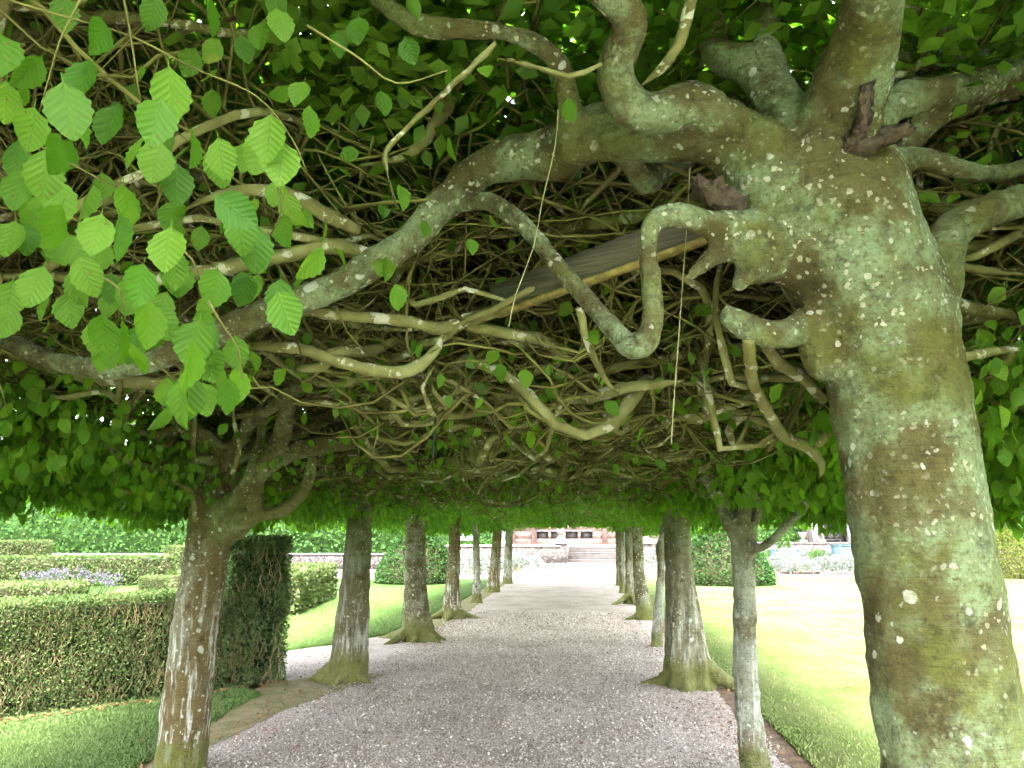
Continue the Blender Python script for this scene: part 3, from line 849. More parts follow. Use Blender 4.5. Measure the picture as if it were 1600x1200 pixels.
spots = [(1222, 897, .75, .75), (1262, 898, .8, .7), (1295, 896, .8, .7), (1318, 896, .85, .8), (1338, 896, .8, .75), (1238, 893, .7, 1.1)]
words_ = ['next to the yew dome', 'second from the yew dome', 'third from the yew dome', 'fourth from the yew dome', 'half hidden by the big trunk', 'taller and set back behind the first two']
for (px, py, r, h), w in zip(spots, words_):
    g = GP(px, py); mound('silver_plant', 'silver white border plant ' + w, (g[0], g[1] + .8), r, h, M['silver'], 1500, .10)
for i, px in enumerate((1210, 1245, 1275, 1300, 1325)):
    g = PY(px, 870, 46); mound('border_plant', 'pale flowering plant in the back border, ' + ['first', 'second', 'third', 'fourth', 'fifth'][i] + ' along from the yew dome', (g[0], 46), 1.1, .95, M['silver'] if i % 2 else M['hedge_far'], 1200, .12, group='back border plants')
for i, (px, py, r, h) in enumerate(((806, 896, .8, .85), (826, 893, .8, .7), (735, 899, .9, .9), (722, 897, .8, 1.0), (760, 897, .8, .9))):
    g = GP(px, py); mound('silver_plant', 'silver plant by the pale court ' + ['beyond the last far trunk', 'nearest the open gravel court', 'between the yew dome and a slim trunk', 'tallest beside the dark yew dome', 'between two slim far trunks'][i], (g[0], g[1] + .8), r, h, M['silver'], 1400, .11)
for i, px in enumerate((1058, 1050)):
    g = GP(px, 897); mound('silver_plant', 'silver plant glimpsed ' + ['between the fluted trunk and the dome', 'behind the thin leaning far trunk'][i], (g[0] + i * -.6, g[1] + .8), .8, 1.1, M['silver'], 900, .11)
tag(MB().box(8.2, 14.4, -.09, .09, -.03, .10).build('brick_edging', M['pink_stone']), 'low reddish brick edging in front of the silver border', 'edging').location = (0, 37.4, 0)
for i, (px, w) in enumerate(((1226, .62), (1331, .8))):
    g = PY(px, 872, 44.0)
    p = empty('planter_box', (g[0], 44, 0), ['blue painted square planter with a slender clipped conifer', 'large blue painted planter box beside the big trunk'][i], 'planter', 'blue planter boxes')
    mb = MB(); hh = .95 + .25 * i
    mb.box(-w, w, -w, w, -.01, hh); mb.build('box', M['blue_paint'], p)
    for sx in (-1, 1):
        MB().box(sx * w - .05, sx * w + .05, -w - .03, -w + .07, -.012, hh + .06).build('corner_post', M['blue_paint'], p)
    MB().box(-w - .04, w + .04, -w - .04, w + .04, hh + .002, hh + .05).build('rim', M['blue_paint'], p)
g = PY(1226, 872, 44.0)
cn = empty('clipped_conifer', (g[0], 44, 1.0), 'slender clipped conifer growing in the blue planter', 'conifer')
n = 2500; s = rng.random(n); th = rng.random(n) * 2 * pi
P = np.stack([.30 * (1 - s) * np.cos(th), .30 * (1 - s) * np.sin(th), s * 2.6], -1)
link('foliage', leaves(P, unit(P * np.array([1, 1, 0]) + .3 * rand_unit(n) + np.array([0, 0, .3])), rand_unit(n), rng.uniform(.06, .14, n), leaf_kite(), M['hedge_far'], 'foliage', rng.random(n)), cn)
MB().lathe([(.05, 0), (.03, 1.2), (.01, 2.5)], n=8).build('trunk', M['hedge_stem'], cn)
gl = GP(8, 948)
lv = empty('lavender_bush', (gl[0] - .2, gl[1] + 2.6, 0), 'mauve flowering lavender behind the low flat hedge', 'lavender')
n = 170; X = rng.uniform(-1.1, 1.1, n); Yv = rng.uniform(-.3, .3, n); s_ = np.linspace(0, 1, 4); hgt = rng.uniform(.55, .85, n) - .15 * np.abs(X)
PP = np.stack([X[:, None] + X[:, None] * .25 * s_, Yv[:, None] + 0 * s_, hgt[:, None] * s_], -1)
v, f, _ = tubes(PP, np.full((n, 4), .006), 3); link('stems', mesh_np('stems', v, f, M['box_leaf']), lv)
PF = np.repeat(PP[:, -1], 9, 0) + rng.normal(0, .02, (n * 9, 3)) + np.array([0, 0, -.09]) * rng.random((n * 9, 1))
link('flower_spikes', leaves(PF, unit(rand_unit(n * 9) + np.array([0, 0, .8])), rand_unit(n * 9), rng.uniform(.03, .06, n * 9), leaf_kite(), M['lavender'], 'flower_spikes', rng.random(n * 9)), lv)

# ------------------------------------------------------------------ trees
KEEP = .80                                   # nothing grows closer than this to where the camera stands
def chain_px(spec):
    """(x, y, Y, half width in photograph pixels) -> points and radii"""
    pts = np.array([PY(x, y, Y) for x, y, Y, w in spec])
    rad = np.array([w * cam_depth(p) / F for p, (_, _, _, w) in zip(pts, spec)])
    return pts, rad

def vnoise(V, scale, seed=0.0):
    return np.array([mnoise.noise(Vector((v[0] * scale + seed, v[1] * scale + seed * 1.7, v[2] * scale - seed))) for v in V])

def fuse(chains, voxel, iters=5, lump=.012, lump_scale=7.0, flute=None):
    """chains [(name, pts, rad)] grown together into one skin, then cut into its members"""
    vs_, fs4, fs3, b = [], [], [], 0
    samples = []
    for name, pts, rad in chains:
        v, (q, tr) = one_tube(pts, np.asarray(rad) + voxel * .25, 14, max(voxel * 1.5, .02))
        vs_.append(v); fs4.append(q + b); fs3.append(tr + b); b += len(v)
        sp, sr = smooth_chain(pts, rad, .05); samples.append((sp, sr))
    me = mesh_np('raw', np.vstack(vs_), [np.vstack(fs4), np.vstack(fs3)], None)
    ob = bpy.data.objects.new('raw', me); COL.objects.link(ob)
    md = ob.modifiers.new('r', 'REMESH'); md.mode = 'VOXEL'; md.voxel_size = voxel; md.adaptivity = 0
    sm = ob.modifiers.new('s', 'SMOOTH'); sm.iterations = iters; sm.factor = .5
    dg = bpy.context.evaluated_depsgraph_get()
    ev = ob.evaluated_get(dg).to_mesh()
    V = np.empty(len(ev.vertices) * 3, np.float32); ev.vertices.foreach_get('co', V); V = V.reshape(-1, 3).astype(float)
    Lp = np.empty(len(ev.loops), np.int32); ev.loops.foreach_get('vertex_index', Lp)
    N = np.empty(len(V) * 3, np.float32); ev.vertices.foreach_get('normal', N); N = N.reshape(-1, 3).astype(float)
    quads = Lp.reshape(-1, 4)
    ob.evaluated_get(dg).to_mesh_clear()
    bpy.data.objects.remove(ob); bpy.data.meshes.remove(me)
    # which member each point belongs to
    best = np.full(len(V), 1e9); own = np.zeros(len(V), np.int32); rad_at = np.full(len(V), .02)
    for i, (sp, sr) in enumerate(samples):
        pad = sr.max() * 1.6 + .03
        box = np.where(np.all((V > sp.min(0) - pad) & (V < sp.max(0) + pad), axis=1))[0]
        sp2 = (sp * sp).sum(1)
        for c in range(0, len(box), 20000):
            b_ = box[c:c + 20000]; v_ = V[b_]
            D = np.sqrt(np.maximum((v_ * v_).sum(1)[:, None] + sp2[None] - 2 * v_ @ sp.T, 0)) - sr[None]
            k = D.argmin(1); dm = D[np.arange(len(k)), k] + (0 if i == 0 else .006)
            w = dm < best[b_]
            best[b_[w]] = dm[w]; own[b_[w]] = i; rad_at[b_[w]] = sr[k][w]
    amp = np.minimum(lump, rad_at * .16)
    disp = amp * (1.1 * vnoise(V, lump_scale, 1.3) + .75 * vnoise(V, lump_scale * 2.4, 5.1) + (.38 * vnoise(V, lump_scale * 6.0, 9.1) if voxel < .016 else 0))
    if flute is not None:
        disp = disp + flute(V, rad_at, own)
    V = V + N * disp[:, None]
    # fresh vertex normals
    fn = np.cross(V[quads[:, 2]] - V[quads[:, 0]], V[quads[:, 3]] - V[quads[:, 1]])
    N = np.zeros_like(V)
    for k in range(4): np.add.at(N, quads[:, k], fn)
    N = unit(N)
    fo = np.array(own[quads[:, 0]])
    out = []
    for i, (name, pts, rad) in enumerate(chains):
        f = quads[fo == i]
        if len(f) == 0: continue
        u, inv = np.unique(f, return_inverse=True)
        out.append((i, name, V[u], inv.reshape(-1, 4).astype(np.int32), N[u]))
    return out

def rise(Y):
    return .50 * np.clip(2.7 - np.asarray(Y), 0, 1.7)

def walk(start, dirn, length, N, wig, zlo, zhi, flat=.75, curl=.0):
    m = len(start)
    P = np.empty((m, N, 3)); P[:, 0] = start
    d = unit(dirn); acc = np.zeros((m, 3)); step = (length / (N - 1))[:, None]
    spin = rng.normal(0, curl, (m, 1))
    for i in range(1, N):
        acc = .55 * acc + rng.normal(size=(m, 3)) * wig
        d = d + acc
        d[:, 2] *= flat
        side = np.stack([-d[:, 1], d[:, 0], np.zeros(m)], -1)
        spin = spin + rng.normal(0, curl * .6, (m, 1))
        d = d + side * spin
        z = P[:, i - 1, 2] - rise(P[:, i - 1, 1])
        d[:, 2] += np.where(z < zlo, .6, 0) - np.where(z > zhi, .45, 0)
        d = unit(d)
        P[:, i] = P[:, i - 1] + d * step
    return P

def spawn(P, R, m, lo=.15, hi=1.0, spread=1.0):
    """m start points and directions along the batch of lines P, R"""
    i = rng.integers(0, P.shape[0], m); n = P.shape[1]
    t = rng.uniform(lo, hi, m) * (n - 1.001); k = t.astype(int); f = (t - k)[:, None]
    s = P[i, k] * (1 - f) + P[i, k + 1] * f
    tan_ = unit(P[i, k + 1] - P[i, k])
    d = unit(tan_ * .55 + rand_unit(m) * spread * np.array([1, 1, .55]))
    r = R[i, k] * (1 - f[:, 0]) + R[i, k + 1] * f[:, 0]
    return s, d, r

def clear_of_camera(P, keep=KEEP):
    low = (P[..., 0] > -1.95) & (P[..., 1] < 2.62) & (P[..., 2] < 2.62 - .12 * np.clip(-P[..., 0] - 1, 0, 2))
    return (np.linalg.norm(P - EYE, axis=-1).min(1) > keep) & ~low.any(1)

def resample(pts, rad, n):
    p, r = smooth_chain(pts, rad, .05)
    s = np.concatenate([[0], np.cumsum(np.linalg.norm(np.diff(p, axis=0), axis=1))]); u = np.linspace(0, s[-1], n)
    return np.stack([np.interp(u, s, p[:, k]) for k in range(3)], -1), np.interp(u, s, r)

# detailed leaves that are objects of their own
def leaf_mesh(name, mat, seed, rows=7):
    r = np.random.default_rng(seed)
    ts = np.linspace(0, 1, rows + 1)
    w = np.interp(ts, [0, .06, .15, .3, .48, .65, .8, .9, .96, 1], [0, .13, .25, .355, .385, .33, .215, .11, .045, 0])
    w = w * (1 + .05 * np.cos(np.arange(rows + 1) * pi)) * r.uniform(.85, 1.08)
    bend = r.uniform(-.4, .4); fold = r.uniform(.05, .42); cup = r.uniform(-.5, .3)
    v, uv = [], []
    for i, t in enumerate(ts):
        for u in (-1, -.5, 0, .5, 1):
            x = u * w[i]
            z = fold * abs(x) + bend * (t - .4) ** 2 + cup * (t * t) * .5 + .022 * cos(i * pi + abs(u)) * abs(u) + r.normal(0, .006)
            v.append((x, t + .03 * abs(u) * (1 if 0 < i < rows else 0), z)); uv.append((.5 + x, t))
    idx = np.arange((rows + 1) * 5).reshape(rows + 1, 5)
    q = np.stack([idx[:-1, :-1], idx[:-1, 1:], idx[1:, 1:], idx[1:, :-1]], -1).reshape(-1, 4)
    # short stalk
    b = len(v)
    v += [(-.012, 0, 0), (.012, 0, 0), (.008, -.14, .02), (-.008, -.14, .02)]; uv += [(.5, 0)] * 4
    q = np.vstack([q, [[b, b + 1, b + 2, b + 3]]])
    return mesh_np(name, np.array(v), q.astype(np.int32), mat, True, None, np.array(uv))
LEAF_NEAR = [leaf_mesh('leaf', M['leaf_near'], k, 5) for k in range(4)]
LEAF_BIG = [leaf_mesh('leaf', M['leaf_big'], 20 + k, 12) for k in range(9)]
from mathutils import Matrix
def put_leaf(me, pos, along, normal, size, parent, origin):
    A = unit(np.asarray(along)); N = np.asarray(normal) - (np.asarray(normal) @ A) * A; N = unit(N); X = np.cross(A, N)
    o = bpy.data.objects.new('leaf', me); COL.objects.link(o)
    m = Matrix(((X[0], A[0], N[0], 0), (X[1], A[1], N[1], 0), (X[2], A[2], N[2], 0), (0, 0, 0, 1))) @ Matrix.Scale(size, 4)
    p = np.asarray(pos) - origin
    m.translation = Vector(p)
    o.parent = parent; o.matrix_local = m
    return o

MIDX = -.72
def tree(label, base, trunk, limbs, bark, side, near, roots=(), group='beech trees of the avenue', limb_bark='bark_limb', voxel=.016,
         flute=None, extra_branches=(), yspan=(1.9, 1.9), n_limbs=8, head=2.1, thicket=0, roof=1.0, hang=1.0, dead=()):
    """side -1: far row, +1: row with the big trunk; near 0..3 is how finely it is built"""
    base = np.array([base[0], base[1], 0.0])
    t = empty('beech_tree', base, label, 'tree', group)
    xa, xb = (-3.85, MIDX + .15) if side < 0 else (MIDX - .15, 1.88)
    ya, yb = base[1] - yspan[0], base[1] + yspan[1]
    chains = [('trunk',) + trunk]
    chains += [('limb',) + l for l in limbs]
    top = trunk[0][-1]; rt = trunk[1][-1]
    # further limbs spreading under the canopy
    if n_limbs:
        a0 = rng.uniform(0, 2 * pi)
        for k in range(n_limbs):
            a = a0 + 2 * pi * k / n_limbs + rng.normal(0, .2)
            tx = np.clip(top[0] + cos(a) * rng.uniform(1.4, 2.6), xa - .1, xb + .1); ty = np.clip(top[1] + sin(a) * rng.uniform(1.3, 2.3), ya - .2, yb + .2)
            N_ = 11
            L = math.hypot(tx - top[0], ty - top[1]) * 1.12
            s0 = top + np.array([0, 0, -.12 + .1 * rng.random()])
            P = walk(s0[None], np.array([[tx - top[0], ty - top[1], L * .35 * rng.uniform(.3, 1.2)]]), np.array([L]), N_, .17, head + .15, head + .65, .80, .06)[0]
            r0 = max(min(rt * .62, .065), .034) * rng.uniform(.7, 1.1)
            R = np.linspace(r0, max(.016, r0 * .38), N_)
            if clear_of_camera(P[None])[0] or (k < 3 and np.linalg.norm(P - EYE, axis=-1).min() > 1.2): chains.append(('limb', P, R))
    nroot = len(chains)
    for rp in roots: chains.append(('root',) + rp)
    parts = fuse(chains, voxel, flute=flute, lump=.010)
    for i, nm, V, Q, N in parts:
        mat = M[bark] if nm in ('trunk', 'root') else M[limb_bark]
        if nm == 'limb' and side > 0 and near == 3: mat = M[bark]
        link(nm, mesh_np(nm, V - base, Q, mat, True, normals=N), t)
    for pts, rad in dead:
        v, f = one_tube(pts, rad, 9, .02)
        v = v + .35 * np.repeat(np.interp(np.arange(len(v)), [0, len(v)], [rad[0], rad[-1]])[:, None], 3, 1) * rng.normal(0, .9, v.shape)
        link('dead_snag', mesh_np('dead_snag', v - base, f, M['dead_wood'], False), t)
    # lines the finer wood grows from
    LP, LR = [], []
    for nm, pts, rad in chains:
        if nm == 'limb':
            p, r = resample(pts, rad, 16); LP.append(p); LR.append(r)
    for pts, rad in extra_branches:
        p, r = resample(pts, rad, 16); LP.append(p); LR.append(r)
        rad = np.array(rad); rad[-1] *= .15; rad[-2] *= .75; pts = np.array(pts) + np.array([0, 0, 0.]); 
        v, f = one_tube(pts, rad, 8, .03)
        v = v + .002 * rng.normal(size=v.shape)
        link('branch', mesh_np('branch', v - base, f, M['branch'], True), t)
    LP, LR = np.array(LP), np.array(LR)
    def inside(P):
        e = P[:, -1]
        return (e[:, 0] > xa - .35) & (e[:, 0] < xb + .35) & (e[:, 1] > ya - .6) & (e[:, 1] < yb + .6) & clear_of_camera(P) & ~((P[:, :, 0] > -.95) & (P[:, :, 1] < 2.42) & (P[:, :, 2] < 3.25)).any(1) & ~((P[:, :, 0] > -3.4) & (P[:, :, 0] < -1.5) & (P[:, :, 1] > 3.3) & (P[:, :, 1] < 5.7) & (P[:, :, 2] < 2.42)).any(1) & ((P[:, :, 2] - rise(P[:, :, 1])).min(1) > head - .25)
    n2, n3, n4 = {0: (40, 240, 0), 1: (75, 380, 300), 2: (120, 850, 1000), 3: (170, 950, 1500)}[near]
    s, d, r = spawn(LP, LR, n2 * 2, .15, 1.0, .9)
    # some start from cell points so the web is even
    k = len(s) // 3
    s[:k] = np.stack([rng.uniform(xa, xb, k), rng.uniform(ya, yb, k), rng.uniform(head + .05, head + .75, k)], -1)
    s[:k, 2] += rise(s[:k, 1])
    d[:, 2] *= .3
    L2 = rng.uniform(.7, 1.9, len(s))
    lg = np.arange(len(s)) % (2 if near >= 2 else 3) == 0
    s[lg] = np.stack([rng.uniform(xa, xb, lg.sum()), rng.uniform(ya, yb, lg.sum()), rng.uniform(head - .04, head + .26, lg.sum())], -1)
    s[lg, 2] += rise(s[lg, 1]); d[lg, 2] = 0; d[lg] = unit(d[lg]); L2[lg] = rng.uniform(1.6, 3.0, lg.sum())
    P2 = walk(s, d, L2, 17, .24, head + .02, head + .95, .78, .13)
    ok = inside(P2); P2 = P2[ok][:n2]; lg = lg[ok][:n2]
    r2 = .008 + .018 * rng.random(len(P2)) ** 1.6; r2[lg] = rng.uniform(.013, .033, lg.sum()); R2 = r2[:, None] * np.linspace(1.15, .35, 17)[None]
    R2 *= rng.uniform(.80, 1.22, R2.shape)
    R2[lg, 0] *= .3; R2[lg, 1] *= .75; R2[:, 0] *= .25; R2[:, -1] *= .15
    P2[:, 1:] += rng.normal(0, .45, (len(P2), 16, 3)) * R2[:, 1:, None]
    if near >= 2:
        for i in range(len(P2)):
            v, q, _ = tubes(P2[i:i + 1], R2[i:i + 1], 6)
            link('branch', mesh_np('branch', v - base, q, M['branch'], True), t)
    else:
        v, q, _ = tubes(P2, R2, 5)
        link('branches', mesh_np('branches', v - base, q, M['branch'], True), t, 'stuff')
    s, d, r = spawn(P2, R2, int(n3 * 1.3), .05, 1.0, 1.0)
    P3 = walk(s, d, rng.uniform(.25, .95, len(s)), 8, .24, head - .02, head + 1.15, .9, .12)
    P3 = P3[inside(P3)][:n3]
    R3 = rng.uniform(.004, .0105, len(P3))[:, None] * np.linspace(1.1, .5, 8)[None]
    v, q, _ = tubes(P3, R3, 4 if near == 3 else 3)
    vv, qq = [v], [q]
    if n4:
        s, d, r = spawn(P3, R3, int(n4 * 1.2), .1, 1.0, 1.2)
        d[:, 2] = np.abs(d[:, 2]) * .8
        P4 = walk(s, d, rng.uniform(.15, .6, len(s)), 6, .25, head, head + 1.3, .95, .1)
        P4 = P4[inside(P4)][:n4]
        R4 = rng.uniform(.0016, .0036, len(P4))[:, None] * np.linspace(1.1, .6, 6)[None]
        kp = np.arange(len(P4)) % 3 < (3 if near == 3 else 2)
        v4, q4, _ = tubes(P4[kp], R4[kp], 3)
        vv.append(v4); qq.append(q4 + len(v))
        tips = np.concatenate([P3[:, -1], P4[:, -1], P4[:, 3]])
        if thicket:          # tangle of fine wood under the leaf roof
            k = thicket
            s = np.stack([rng.uniform(xa, xb, k), rng.uniform(max(ya, 1.4), yb, k), np.zeros(k)], -1)
            s[:, 2] = head + .45 + rise(s[:, 1]) * .75 + .55 * rng.random(k)
            d = rand_unit(k) * np.array([1, 1, .7])
            P5 = walk(s, d, rng.uniform(.5, 1.3, k), 8, .20, head + .3, head + 1.2, .95, .06)
            P5 = P5[inside(P5)]
            R5 = rng.uniform(.003, .0085, len(P5))[:, None] * np.linspace(1.1, .5, 8)[None]
            v5, q5, _ = tubes(P5, R5, 3)
            qq.append(q5 + sum(len(a) for a in vv)); vv.append(v5)
            tips = np.concatenate([tips, P5[:, -1]])
    else:
        tips = np.concatenate([P3[:, -1], P3[:, 5]])
    link('twigs', mesh_np('twigs', np.vstack(vv) - base, np.vstack(qq), M['twig'], False), t, 'stuff')
    # ---- foliage
    big = 1.0 if near else 1.5
    LP_, LA, LN, LS = [], [], [], []
    cell = (xb - xa) * (yb - ya)
    outer = xa if side < 0 else xb
    # roof of leaves
    n = int(roof * cell * {0: 330, 1: 560, 2: 1150, 3: 1800}[near])
    X = rng.uniform(xa - .1, xb + .1, n); Y = rng.uniform(ya - (1.0 if ya < 1 else .15), yb + .15, n)
    arch = .28 * np.clip(1 - ((X - outer) / (MIDX - outer) - .6) ** 2, 0, 1)
    P = np.stack([X, Y, head + .88 + rise(Y) * .75 + arch + rng.normal(0, .11, n) - .35 * (rng.random(n) < .2) * rng.random(n)], -1)
    LP_.append(P); LA.append(rand_unit(n) * np.array([1, 1, .35]) + np.array([0, 0, -.25])); LN.append(rand_unit(n) * .55 + np.array([0, 0, 1.])); LS.append(big * (rng.uniform(.055, .092, n) if near >= 2 else rng.uniform(.075, .12, n)))
    # second, outer layer of the roof
    n = int(cell * {0: 150, 1: 220, 2: 450, 3: 1050}[near])
    X = rng.uniform(xa - .1, xb + .1, n); Y = rng.uniform(ya - (1.2 if ya < 1 else .15), yb + .15, n)
    arch = .28 * np.clip(1 - ((X - outer) / (MIDX - outer) - .6) ** 2, 0, 1)
    LP_.append(np.stack([X, Y, head + 1.22 + rise(Y) * .75 + arch + rng.normal(0, .06, n)], -1)); LA.append(rand_unit(n) * np.array([1, 1, .3])); LN.append(rand_unit(n) * .35 + np.array([0, 0, 1.])); LS.append(rng.uniform(.10, .14, n))
    # outer skirt
    skirt0 = sum(len(p) for p in LP_)
    n = int((yb - ya) * 1.35 * {0: 600, 1: 1100, 2: 1500, 3: 2000}[near])
    Y = rng.uniform(ya - .1, yb + .1, n); z = head - .28 + 1.45 * rng.random(n) ** 1.15
    z = z + .07 * np.sin(Y * 2.7 + side) + .05 * np.sin(Y * 6.1) + rise(Y) * .6
    X = outer + side * (rng.normal(0, .16, n) + .14)
    LP_.append(np.stack([X, Y, z], -1)); LA.append(rand_unit(n) * np.array([.6, .6, .4]) + np.array([0, 0, -.9])); LN.append(rand_unit(n) * .7 + np.array([side * .8, 0, .4])); LS.append(big * rng.uniform(.06, .10, n))
    # leaves hanging under the canopy: thicker outside the trunks, thin over the path
    n = int(hang * (yb - ya) * {0: 260, 1: 500, 2: 600, 3: 600}[near])
    u = rng.random(n) ** 1.5
    X = outer - side * u * abs(outer - base[0]) * 1.35 + rng.normal(0, .1, n)
    cl = np.sin(X * 5 + base[1]) * np.sin(rng.permutation(n) * .0 + 3.1 * rng.random(n))
    Y = rng.uniform(ya, yb, n)
    z = head - .20 + .40 * rng.random(n) + .06 * np.sin(Y * 3.3 + X * 2) + rise(Y)
    hang0 = sum(len(p) for p in LP_)
    LP_.append(np.stack([X, Y, z], -1)); LA.append(rand_unit(n) * np.array([.55, .55, .3]) + np.array([0, 0, -.9])); LN.append(rand_unit(n) * np.array([1, 1, .35]) + np.array([0, -.5, .3])); LS.append(big * rng.uniform(.055, .092, n))
    # leaves along the underside over the path
    n = int(cell * {0: 130, 1: 110, 2: 45, 3: 16}[near])
    Y = rng.uniform(ya, yb, n)
    X = rng.uniform(xa, xb, n)
    LP_.append(np.stack([X, Y, head - .08 + .30 * rng.random(n) + .05 * np.sin(Y * 3.3 + X * 2) + rise(Y)], -1)); LA.append(rand_unit(n) * np.array([.7, .7, .3]) + np.array([0, 0, -.7])); LN.append(rand_unit(n) * np.array([1, 1, .5]) + np.array([0, -.5, .3])); LS.append(big * rng.uniform(.05, .085, n))
    # leaves on the inner twigs
    frac = {0: .5, 1: .45, 2: .30, 3: .26}[near]
    k = rng.random(len(tips)) < frac
    P = tips[k]; n = len(P)
    LP_.append(P); LA.append(rand_unit(n) * np.array([.8, .8, .3]) + np.array([0, 0, -.7])); LN.append(rand_unit(n) + np.array([0, -.3, .4])); LS.append(big * rng.uniform(.05, .085, n))
    P = np.vstack(LP_); A = np.vstack(LA); N = np.vstack(LN); S = np.concatenate(LS)
    dist = np.linalg.norm(P - EYE, axis=1)
    ok = (dist > 1.15) & ~((P[:, 0] > -.2) & (P[:, 0] < 1.7) & (P[:, 1] < 2.45) & (P[:, 2] - rise(P[:, 1]) < head + .55))
    single = np.zeros(len(P), bool)
    if near >= 1:
        x, y, dd = pix(P)
        low = np.arange(len(P)) >= hang0
        cand = np.where(ok & low & (x > 0) & (x < 1600) & (y > 0) & (y < 1200) & (dd > .5) & (P[:, 2] < head + .45))[0]
        cand = cand[np.argsort(-(S / dd)[cand] + .25 * (P[cand, 2] - head) * (S / dd)[cand])][:{1: 120, 2: 230, 3: 280}[near]]
        single[cand] = True
        for i in cand:
            put_leaf(LEAF_NEAR[i % 4], P[i], A[i], N[i], S[i], t, base)
    ok &= ~single
    tint = np.clip(rng.normal(.45, .25, len(P)) + .25 * np.sin(P[:, 0] * 3.1 + 2 * np.sin(P[:, 1] * 2.3)), 0, 1)
    up = np.arange(len(P)) < (skirt0 if near >= 2 else len(P))
    for nm, sel, tm in (('crown', ok & up, leaf_kite()), ('hanging_leaves', ok & ~up, leaf_hex())):
        if sel.any():
            link(nm, leaves(P[sel], A[sel], N[sel], S[sel] * (1.08 if nm == 'crown' and near >= 2 else 1), tm, M['leaf'], nm, tint[sel], base), t, 'stuff')
    return t

def trunk_from(spec, Y, base_flare=1.25, lean=0.0):
    """(x, y, half width) pixels, top last; continued into the ground"""
    pts, rad = chain_px([(x, y, Y + lean * (1200 - y) / 400, w) for x, y, w in spec])
    if pts[0][2] > .02:
        d = pts[0] - pts[1]; d = d / abs(d[2])
        g = pts[0] + d * (pts[0][2] + .06); g2 = pts[0] + d * pts[0][2] * .55
        pts = np.vstack([g, g2, pts]); rad = np.concatenate([[rad[0] * base_flare], [rad[0] * (1 + (base_flare - 1) * .3)], rad])
    else:
        pts[0][2] = min(pts[0][2], -.05)
    return pts, rad

def root_run(base, ang, L, r, z0=.28):
    d = np.array([cos(ang), sin(ang), 0]); b = np.array([base[0], base[1], 0])
    side = np.array([-sin(ang), cos(ang), 0]) * rng.normal(0, .06)
    pts = np.array([b + np.array([0, 0, z0]), b + d * L * .35 + np.array([0, 0, z0 * .45]), b + d * L * .65 + side + np.array([0, 0, .045]), b + d * L + side * 2 + np.array([0, 0, -.02])])
    return pts, np.array([r * 1.3, r, r * .7, r * .3])

